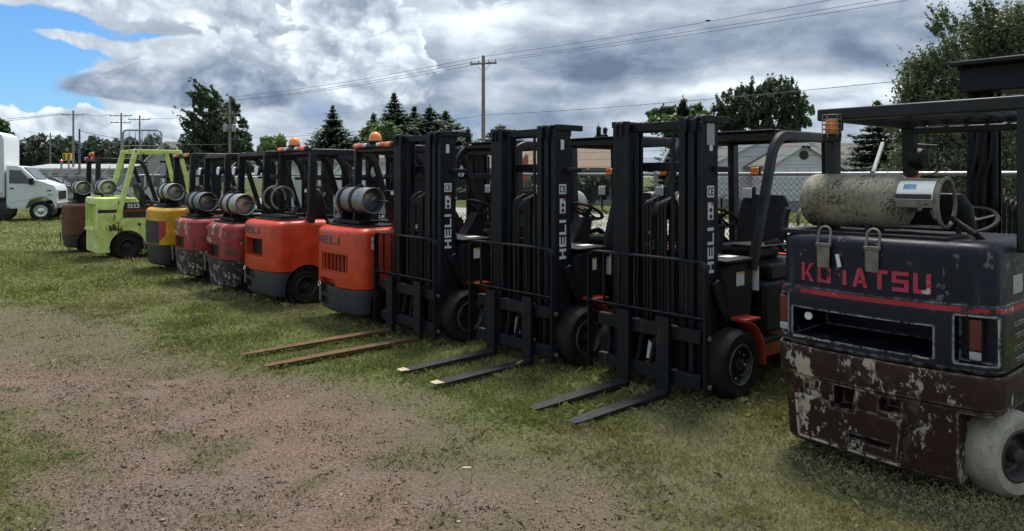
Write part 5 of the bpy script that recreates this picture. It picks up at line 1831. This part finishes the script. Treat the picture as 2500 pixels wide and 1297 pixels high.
broad_tree('dark tree peeking out above the white van', 5, 480, 44.0, [(0, 310, 22, 22), (-20, 330, 30, 40), (5, 335, 20, 25)], 3500, .28, DK, MD, .15, clump=.32)
SG = 'spruces on the skyline'
spruce('broad spruce standing alone above the orange forklifts', 812, 255, 50, 352, 58, group=SG)
spruce('small slanting spruce just right of the lone spruce', 868, 330, 26, 372, 58, group=SG)
spruce('slim spruce left of the tallest spruce', 912, 275, 42, 350, 58, group=SG)
spruce('tallest spruce on the skyline', 962, 224, 52, 330, 59, group=SG)
spruce('spruce right beside the tallest spruce', 1012, 258, 52, 330, 60, group=SG)
spruce('spruce with a bushy double top right of the tallest spruce', 1050, 254, 58, 330, 58, group=SG)
spruce('rightmost spruce of the cluster over the first black mast', 1088, 266, 58, 335, 59, group=SG)
spruce('narrow small cedar right of the spruce cluster', 1143, 308, 10, 345, 55, full=1.3)
spruce('small spruce tip between the pole and the second black mast', 1222, 300, 32, 330, 62)
spruce('rounded small cedar left of the third black mast', 1462, 303, 9, 335, 60, full=1.5)
spruce('shorter of the two small cedars left of the third black mast', 1477, 311, 8, 338, 60, full=1.5)
spruce('dark evergreen behind the caged amber lamp', 2142, 243, 44, 330, 36, (.012, .022, .013), (.036, .055, .026))
broad_tree('dark evergreen hedge tree beside the brown roofed house', 1440, 520, 37.0, [(1380, 455, 60, 28), (1440, 450, 50, 30), (1330, 460, 50, 26)], 6000, .22, (.010, .017, .010), (.026, .036, .020), .1, clump=.4, name='hedge')
broad_tree('leafy bush behind the fence right of the garage', 2170, 520, 27.0, [(2170, 440, 60, 34), (2220, 420, 60, 45), (2120, 455, 50, 26)], 9000, .17, (.014, .024, .013), (.042, .058, .028), .1, clump=.4, name='bush')

# far wood: a single mass of trees
n = 46000
fx = RNG.uniform(-140, -60, n); cxs = np.linspace(-140, -56, 60) + RNG.uniform(-.8, .8, 60)
tid = RNG.integers(0, 60, n)
hts = RNG.uniform(8.2, 9.8, 60)
u = RNG.normal(0, 1, (n, 3)); u /= np.linalg.norm(u, axis=1)[:, None]; rad = RNG.uniform(.3, 1, (n, 1)) ** .5
pos = np.stack([cxs[tid], RNG.uniform(136, 146, 60)[tid], hts[tid] * .52], -1) + u * rad * np.stack([np.full(60, 2.3), np.full(60, 2.4), hts * .48], -1)[tid]
sh = RNG.uniform(.75, 1.2, (60, 1))[tid]
wood = link('wood', leaf_mesh('wood', pos, .95, leaf_colors(n, (.020, .030, .024), (.045, .058, .040)) * sh))
tag(wood, 'dark belt of trees along the far horizon', 'wood', kind='stuff')

# ------------------------------------------------------------------ houses
def siding(root, hw, base_h, eave, ridge, wall):
    n_ = int((ridge - base_h) / .28)
    for k in range(n_):
        z = base_h + .28 * k
        ww = hw if z + .28 < eave else hw * (ridge - z - .26) / (ridge - eave)
        if ww < .25: continue
        mb = MB()
        mb.quadloop([[(-ww + .01, -.028, z + .004), (-ww + .01, -.004, z + .004), (-ww + .01, -.004, z + .27), (-ww + .01, -.012, z + .27)],
                     [(ww - .01, -.028, z + .004), (ww - .01, -.004, z + .004), (ww - .01, -.004, z + .27), (ww - .01, -.012, z + .27)]])
        mb.build('siding_board', wall, root, smooth=False)


def house(name, label, px0, px1, d, eave, ridge_h, depth, wall, roof, gable='x', trim='trim_white', overhang=.35, yaw=0.0, base_h=.35, ridge_py=None):
    x0, x1 = (px0 - 1250) / FPX * d, (px1 - 1250) / FPX * d
    cx = (x0 + x1) / 2; w = x1 - x0
    root = empty(name, None, (cx, d, 0), yaw)
    tag(root, label, 'house')
    hw = w / 2
    MB().box(-hw + .02, hw - .02, .02, depth - .02, 0, base_h).build('foundation', 'concrete', root)
    if gable == 'front':
        MB().prism([(-hw, base_h), (hw, base_h), (hw, eave), (0, ridge_h), (-hw, eave)], 0, depth).build('wall', wall, root, smooth=False)
        sl = (ridge_h - eave) / hw
        for s in (-1, 1):
            p = [(0, ridge_h + .02), (s * (hw + overhang), eave - sl * overhang + .02), (s * (hw + overhang), eave - sl * overhang + .14), (0, ridge_h + .14)]
            MB().prism(p, -overhang * .6, depth + overhang).build('roof', roof, root, smooth=False)
            q = [(0, ridge_h - .08), (s * (hw + overhang), eave - sl * overhang - .10), (s * (hw + overhang), eave - sl * overhang + .10), (0, ridge_h + .12)]
            MB().prism(q, -overhang * .6 - .04, -overhang * .6 - .005).build('bargeboard', trim, root, smooth=False)
        siding(root, hw, base_h, eave, ridge_h, wall)
    else:
        MB().box(-hw, hw, 0, depth, base_h, eave).build('wall', wall, root, smooth=False)
        ym = depth / 2
        for s, yy in ((1, -overhang), (-1, depth + overhang)):
            p = [(yy, eave - .02), (ym, ridge_h), (ym, ridge_h + .12), (yy, eave + .10)]
            MB().prism(p, -hw - overhang, hw + overhang, 'YZ').build('roof', roof, root, smooth=False)
        MB().box(-hw - overhang, hw + overhang, -overhang - .03, -overhang - .005, eave - .10, eave + .10).build('fascia', trim, root, smooth=False)
        for s in (-1, 1):
            MB().prism([(0, eave), (depth, eave), (ym, ridge_h - .03)], s * hw - .03, s * hw + .03, 'YZ').build('gable_wall', wall, root, smooth=False)
    return root


# white gabled garage and its neighbours beyond the road
def zz_at(py, d):
    return CAMH + (HOR - py) / FPX * d


house('garage_house', 'white sided house with a wide gable behind the fence', 1735, 2060, 39, zz_at(398, 39), zz_at(322, 39), 9, 'siding', 'shingle', 'front', base_h=.5)
gr = house('garage', 'white sided garage with small gable and round dark vent', 1878, 2046, 36, zz_at(402, 36), zz_at(352, 36), 2.6, 'siding', 'shingle', 'front', base_h=.5)
MB().lathe([(.20, -.06), (.20, -.02)], (0, 0, zz_at(379, 36)), 'Y', 24).build('round_vent', 'ink', gr)
MB().lathe([(.235, -.045), (.235, -.015)], (0, 0, zz_at(379, 36)), 'Y', 24).build('vent_ring', 'siding_dark', gr)
for s in (-1, 1):
    MB().tube([(0, -.1, zz_at(356, 36)), (s * .16, -.35, zz_at(360, 36))], .035, 8, .07).build('flood_light', 'black_plastic', gr)
house('house', 'low house with long grey shingle roof right of the white garage', 2030, 2200, 40, zz_at(418, 40), zz_at(345, 40), 9, 'siding_dark', 'shingle', 'x', trim='label_grey')
h2 = house('house', 'low house with brown shingle roof between the black masts', 1180, 1500, 44, zz_at(414, 44), zz_at(362, 44), 9, 'siding_dark', 'shingle_brown', 'x', trim='siding_dark')
MB().box(-1.75, -1.25, -.6, .2, .3, zz_at(380, 44)).build('chimney', 'brick_red', h2)
for xx in (-.6, 2.2, 4.4):
    wn = MB().box(xx - .6, xx + .6, -.05, -.01, .9, 1.9).build('window', 'trim_white', h2)
    MB().box(xx - .53, xx + .53, -.065, -.052, .97, 1.83).build('pane', 'glass_dark', wn)
house('house', 'beige gabled house with dark roof above the lime forklift', 360, 452, 105, zz_at(388, 105), zz_at(347, 105), 10, 'siding_beige', 'shingle', 'front')
h3 = house('shed', 'long pale grey metal shed behind the orange forklifts', 640, 985, 33, zz_at(392, 33), zz_at(364, 33), 8, 'siding', 'shingle', 'x', trim='label_grey')
for k in range(5):
    MB().box(-2.6 + 1.15 * k, -1.7 + 1.15 * k, -.04, -.005, .5, 2.0).build('door_panel', 'trim_white', h3)
lb = house('long_building', 'low long grey building on the horizon beside the white van', 60, 300, 104, zz_at(412, 104), zz_at(401, 104), 12, 'siding_beige', 'label_grey', 'x', trim='trim_white', base_h=.2)
for k in range(8):
    wn = MB().box(-6.2 + 1.6 * k, -5.4 + 1.6 * k, -.08, -.02, 1.2, 2.1).build('window', 'glass_dark', lb)


# ------------------------------------------------------------------ utility poles and wires
def pole(label, px, top, d, r=.14, arms=(), mat='wood_pole', cans=False):
    base = Vector(((px - 1250) / FPX * d, d, 0))
    H_ = zz_at(top, d)
    root = empty('utility_pole', None, base)
    tag(root, label, 'utility pole', 'utility poles')
    MB().tube([(0, 0, -.1), (0, 0, H_ * .5), (0, 0, H_)], r, 10, r * .68).build('post', mat, root)
    tips = []
    for (ay, hw, turn) in arms:
        z = zz_at(ay, d)
        c, s = math.cos(turn), math.sin(turn)
        MB().beam((-hw * c, -hw * s - .12, z), (hw * c, hw * s - .12, z), .10, .12).build('crossarm', mat, root)
        for f in (-.92, -.35, .40, .92):
            MB().lathe([(.045, 0), (.06, .05), (.03, .09), (.05, .13), (.03, .18)], (f * hw * c, f * hw * s - .12, z + .05), 'Z', 8).build('insulator', 'label_grey', root)
            tips.append(base + Vector((f * hw * c, f * hw * s - .12, z + .22)))
        for s2 in (-1, 1):
            MB().beam((s2 * hw * .55 * c, s2 * hw * .55 * s - .10, z - .03), (0, -.06, z - .60), .03, .03).build('brace', 'galv', root)
    if cans:
        z = zz_at(313, d)
        for s2 in (-1, 1):
            MB().lathe([(.04, -.42), (.24, -.40), (.25, -.3), (.25, .28), (.22, .36), (.08, .40)], (s2 * .46, -.05, z), 'Z', 16).build('transformer', 'galv', root)
            MB().tube([(s2 * .46, -.05, z + .38), (s2 * .46, -.05, z + .72)], .04, 6, .025).build('bushing', 'label_grey', root)
        MB().box(-.5, .5, -.09, -.03, z + .02, z + .10).build('bracket', 'galv', root)
    return root, tips, base


LT = R(-46)
_, tipA, pA = pole('tall wooden utility pole with one crossarm above the black masts', 1180, 136, 50, .16, [(156, .95, LT * .35)])
_, tipB, pB = pole('wooden pole with two transformers in front of the windblown tree', 561, 240, 80, .17, [(278, 1.1, LT * .3)], cans=True)
_, tipC, pC = pole('tall wooden pole with one crossarm above the white van', 179, 270, 105, .17, [(281, 1.6, 0)])
_, tipD, pD = pole('wooden pole with two crossarms left of the lime forklift guard', 296, 276, 110, .17, [(283, 1.7, 0), (300, 1.4, .2)])
_, tipE, pE = pole('wooden pole with single crossarm behind the pipe rack', 341, 282, 112, .17, [(292, 1.7, 0)])
_, tipF, pF = pole('short distant wooden pole above the far wood', 123, 325, 130, .16, [(333, .9, 0)])
_, _, pG = pole('bluish bare pole without crossarm above the far wood', 194, 315, 90, .16, (), 'wood_pole_blue')
off_right = pA + (pA - pB) * 1.0


def wire(label, a, b, sag, r=.012, n=24):
    pts = []
    for i in range(n + 1):
        t = i / n
        p = Vector(a).lerp(Vector(b), t)
        p.z -= sag * 4 * t * (1 - t)
        pts.append(p)
    return tag(MB().tube(pts, r, 5).build('power_line', 'wire'), label, 'power line', 'overhead wires')


dA = (pA - pB).normalized()
zt = zz_at(150, 50)
for k, (o, lab) in enumerate((((0, 0, .55), 'topmost overhead wire running to the upper right'), ((-.75, .3, .0), 'second overhead wire from the top right of the tall pole'), ((.75, -.3, -.05), 'third overhead wire below the top pair'))):
    a = Vector((pA.x + o[0], pA.y + o[1], zt + o[2] * .6))
    wire(lab + ', right of the tall pole', a, Vector((off_right.x + o[0], off_right.y + o[1], zt + o[2])), .35)
    wire(lab + ', left of the tall pole', a, Vector((pB.x + o[0], pB.y + o[1], zz_at(246, 80) + o[2] * .7)), .3, .016)
zl = zz_at(282, 50)
wire('lowest overhead cable crossing right of the tall pole', (pA.x, pA.y - .15, zl), (off_right.x, off_right.y - .15, zl + .3), .35, .014)
wire('lowest overhead cable crossing left of the tall pole', (pA.x, pA.y - .15, zl), (pB.x, pB.y, zz_at(338, 80)), .4, .016)
wire('sagging wire from the far left pole to the double crossarm pole', tipC[3], tipD[0], .3, .03)
wire('sagging wire between the crossarm poles and the transformer pole', tipE[3], (pB.x, pB.y, zz_at(262, 80)), .5, .025)
wire('dark cable low between the bluish pole and the transformer pole', (pG.x, pG.y, zz_at(320, 90)), (pB.x, pB.y, zz_at(352, 80)), .6, .03)
wire('upper wire running down left from the far left pole', tipC[0], (pF.x - 40, pF.y, zz_at(318, 130)), .4, .03)
wire('lower wire running down left from the far left pole', tipC[1], (pF.x - 40, pF.y, zz_at(332, 130)), .4, .03)
# a bird on the topmost wire
p0 = Vector((pA.x, pA.y, zt + .33)); p1 = Vector((off_right.x, off_right.y, zt + .55))
best = min((i / 400 for i in range(401)), key=lambda t: abs((p0.lerp(p1, t).x / p0.lerp(p1, t).y) * FPX + 1250 - 1727))
bp_ = p0.lerp(p1, best); bp_.z -= .35 * 4 * best * (1 - best)
bd = empty('bird', None, bp_)
tag(bd, 'small dark bird perched on the topmost wire', 'bird')
MB().lathe([(.004, -.11), (.03, -.08), (.05, -.02), (.05, .04), (.035, .09), (.028, .11), (.036, .135), (.03, .16), (.006, .175)], (0, 0, .06), 'X', 10).build('body', 'bird_dark', bd)
MB().beam((-.09, 0, .05), (-.20, 0, .02), .04, .012).build('tail', 'bird_dark', bd)

# ------------------------------------------------------------------ pipe rack, traffic signal
d = 21.0
xa, xb = (300 - 1250) / FPX * d, (394 - 1250) / FPX * d
zt = zz_at(318, d)
rk = empty('pipe_rack', None, ((xa + xb) / 2, d, 0))
tag(rk, 'tall grey pipe rack with rounded top corners behind the lime forklift', 'rack')
hw = (xb - xa) / 2
rr = .12
for s in (-1, 1):
    pts = [(s * hw, 0, 0), (s * hw, 0, 1.5), (s * hw, 0, zt - rr)] + [(s * (hw - rr + rr * math.cos(R(a))), 0, zt - rr + rr * math.sin(R(a))) for a in (30, 60, 90)] + [(0, 0, zt)]
    MB().tube(pts, .026, 10).build('rack_frame', 'galv', rk)
for k in range(1, 6):
    xx = -hw + 2 * hw * k / 6
    MB().tube([(xx, 0, zt - .9), (xx, 0, zt)], .008, 6).build('rack_bar', 'galv', rk)
for z in (zt - .9, zt - .45):
    MB().tube([(-hw, 0, z), (hw, 0, z)], .011, 6).build('rack_rail', 'galv', rk)
ts_ = empty('traffic_signal', None, Vector(((150 - 1250) / FPX * 66, 66, 0)))
tag(ts_, 'red lamp on a post above the fence right of the white van', 'signal')
MB().tube([(0, 0, 0), (0, 0, zz_at(398, 66))], .09, 8).build('post', 'galv', ts_)
MB().lathe([(.05, 0), (.14, .05), (.14, .2), (.05, .28)], (0, 0, zz_at(398, 66)), 'Z', 12).build('red_lamp', 'red_lens', ts_)
ts2 = empty('traffic_signal', None, Vector(((168 - 1250) / FPX * 70, 70, 0)))
tag(ts2, 'yellow traffic signal head on a post near the far left pole', 'signal')
MB().tube([(0, 0, 0), (0, 0, zz_at(378, 70))], .08, 8).build('post', 'galv', ts2)
for s in (-1, 1):
    hd = MB().box(s * .22 - .15, s * .22 + .15, -.35, -.1, zz_at(392, 70), zz_at(374, 70)).build('signal_head', 'label_yellow', ts2)
    for k in range(3):
        MB().lathe([(.08, -.03), (.08, 0)], (s * .22, -.36, zz_at(389, 70) + .19 * k), 'Y', 10).build('signal_lens', 'ink', hd)


# ------------------------------------------------------------------ vehicles
def car(name, label, px, d, yaw, body, kind='suv'):
    root = empty(name, None, Vector(((px - 1250) / FPX * d, d, 0)), yaw)
    tag(root, label, 'car', 'vehicles parked beyond the fence')
    if kind == 'suv':
        prof = [(-2.3, .45), (2.25, .45), (2.3, .75), (2.2, .98), (1.25, 1.08), (.55, 1.62), (.2, 1.68), (-1.9, 1.68), (-2.2, 1.15), (-2.32, .9)]
        win = [[(1.10, 1.10), (.52, 1.57), (-.25, 1.60), (-.25, 1.10)], [(-.33, 1.10), (-.33, 1.60), (-1.15, 1.60), (-1.15, 1.10)], [(-1.23, 1.10), (-1.23, 1.60), (-1.82, 1.58), (-2.02, 1.15)]]
    else:
        prof = [(-2.7, .50), (2.5, .50), (2.55, .85), (2.45, 1.08), (1.35, 1.16), (.75, 1.78), (.4, 1.83), (-.55, 1.82), (-.75, 1.20), (-2.65, 1.18), (-2.75, .9)]
        win = [[(1.18, 1.20), (.72, 1.72), (.22, 1.74), (.22, 1.20)], [(.14, 1.20), (.14, 1.74), (-.52, 1.74), (-.62, 1.20)]]
    MB().prism(prof, -.9, .9).build('body', body, root, .05, 3)
    for s in (-1, 1):
        for w_ in win:
            MB().prism(w_, s * .905 - .004, s * .905 + .004).build('window', 'glass_dark', root)
        for xx in (-1.45, 1.45):
            wheel(root, xx, s * .82, .36, .22, 'solid', 'chrome')
        MB().box(2.2, 2.31, s * .68 - .18, s * .68 + .18, .78, .92).build('headlight', 'clear_lens', root, .02)
        MB().box(-2.36, -2.26, s * .75 - .1, s * .75 + .1, .85, 1.1).build('tail_light', 'red_lens', root, .02)
    z0, z1 = win[0][0], win[0][1]
    MB().quadloop([[(z0[0] + .06, -.78, 1.14), (z0[0] + .06, .78, 1.14), (z0[0] + .10, .78, 1.14), (z0[0] + .10, -.78, 1.14)], [(z1[0] + .03, -.68, 1.56), (z1[0] + .03, .68, 1.56), (z1[0] + .07, .68, 1.56), (z1[0] + .07, -.68, 1.56)]]).build('windscreen', 'glass_dark', root)
    return root


car('parked_car', 'dark grey sport utility vehicle beyond the fence right of the white van', 122, 52, R(20), 'car_dark')
car('parked_car', 'grey car beyond the fence between the van and the rusty forklift', 205, 58, R(160), 'car_grey')
car('parked_pickup', 'white pickup truck seen past the lime forklift guard', 365, 37, R(205), 'white_paint', 'pickup')


def van():
    """white cab and tall box body; nose to the right"""
    p = g(101, 540)
    ya = R(21)
    root = empty('box_van', None, p, ya)
    tag(root, 'white van with tall box body parked at the left edge', 'van')
    y0, y1 = -.12, 1.88            # near side at y0
    ym = (y0 + y1) / 2
    prof = [(-1.12, .50), (-.50, .50), (-.46, .62), (-.38, .78), (-.25, .88), (.0, .95), (.25, .88), (.38, .78), (.46, .60), (.49, .48), (.52, .48), (.54, .62), (.54, .90), (.52, 1.22), (.44, 1.38), (.06, 1.53), (-.16, 1.60), (-.62, 2.08), (-.78, 2.13), (-1.12, 2.15)]
    MB().prism(prof, y0, y1).build('cab', 'white_paint', root, .045, 3)
    dr = MB().prism([(-1.06, .56), (-.50, .56), (-.44, .74), (-.30, .92), (-.14, .98), (-.14, 1.54), (-.62, 2.04), (-1.06, 2.05)], y0 - .012, y0 + .01).build('door', 'white_paint', root, .008)
    MB().prism([(-1.02, 1.46), (-.24, 1.44), (-.64, 1.95), (-1.02, 1.98)], y0 - .020, y0 - .012).build('window', 'glass_dark', dr)
    MB().box(-1.0, -.88, y0 - .03, y0 - .012, 1.24, 1.29).build('handle', 'black_plastic', dr, .006)
    MB().prism([(-1.02, .70), (.45, 1.0), (.45, 1.02), (-1.02, .72)], y0 - .014, y0 - .011).build('body_crease', 'label_grey', root)
    MB().quadloop([[(-.19, y0 + .12, 1.63), (-.19, y1 - .12, 1.63), (-.14, y1 - .12, 1.63), (-.14, y0 + .12, 1.63)], [(-.62, y0 + .2, 2.06), (-.62, y1 - .2, 2.06), (-.57, y1 - .2, 2.08), (-.57, y0 + .2, 2.08)]]).build('windscreen', 'glass_dark', root)
    mr = empty('mirror', root)
    MB().box(-.34, -.20, y0 - .26, y0 - .10, 1.40, 1.66).build('mirror_shell', 'black_plastic', mr, .03, 3)
    MB().tube([(-.25, y0 - .14, 1.48), (-.20, y0, 1.50)], .03, 8).build('mirror_arm', 'black_plastic', mr)
    MB().box(.20, .36, y0 - .016, y0 - .011, 1.16, 1.20).build('badge', 'ink', root)
    MB().box(.24, .33, y0 - .016, y0 - .011, 1.03, 1.05).build('badge', 'ink', root)
    MB().box(.50, .62, y0 + .03, y1 - .03, .50, .72).build('bumper', 'galv', root, .03)
    MB().box(.47, .565, y0 + .04, y0 + .22, .98, 1.24).build('headlight', 'clear_lens', root, .03)
    MB().box(.47, .555, y0 + .30, y1 - .30, .82, 1.16).build('grille', 'black_plastic', root, .02)
    # box body
    bx = [(-6.4, .92), (-1.17, .92), (-1.17, 3.12), (-1.24, 3.32), (-1.42, 3.42), (-6.4, 3.42)]
    MB().prism(bx, y0 - .10, y1 + .10).build('box_body', 'box_white', root, .05, 3)
    MB().box(-6.4, -1.16, y0 - .118, y0 - .10, .92, .99).build('rub_rail', 'label_grey', root)
    MB().box(-1.28, -1.22, y0 - .125, y0 - .10, 1.05, 1.10).build('marker_lamp', 'red_lens', root)
    MB().box(-2.2, -1.7, y0 - .106, y0 - .101, 1.12, 1.18).build('side_lettering_plate', 'label_grey', root)
    MB().box(-6.3, -1.15, y0 + .1, y1 - .1, .62, .92).build('chassis', 'ink', root)
    MB().lathe([(.30, -.35), (.38, -.30), (.38, .30), (.30, .35)], (-1.28, y0 + .35, .42), 'Y', 24).build('fuel_tank', 'ink', root)
    for s, yy in ((-1, y0 + .11), (1, y1 - .11)):
        wheel(root, 0, yy, .385, .24, 'solid', 'chrome')
        wheel(root, -4.3, yy, .385, .24, 'solid', 'chrome')
    return root


van()
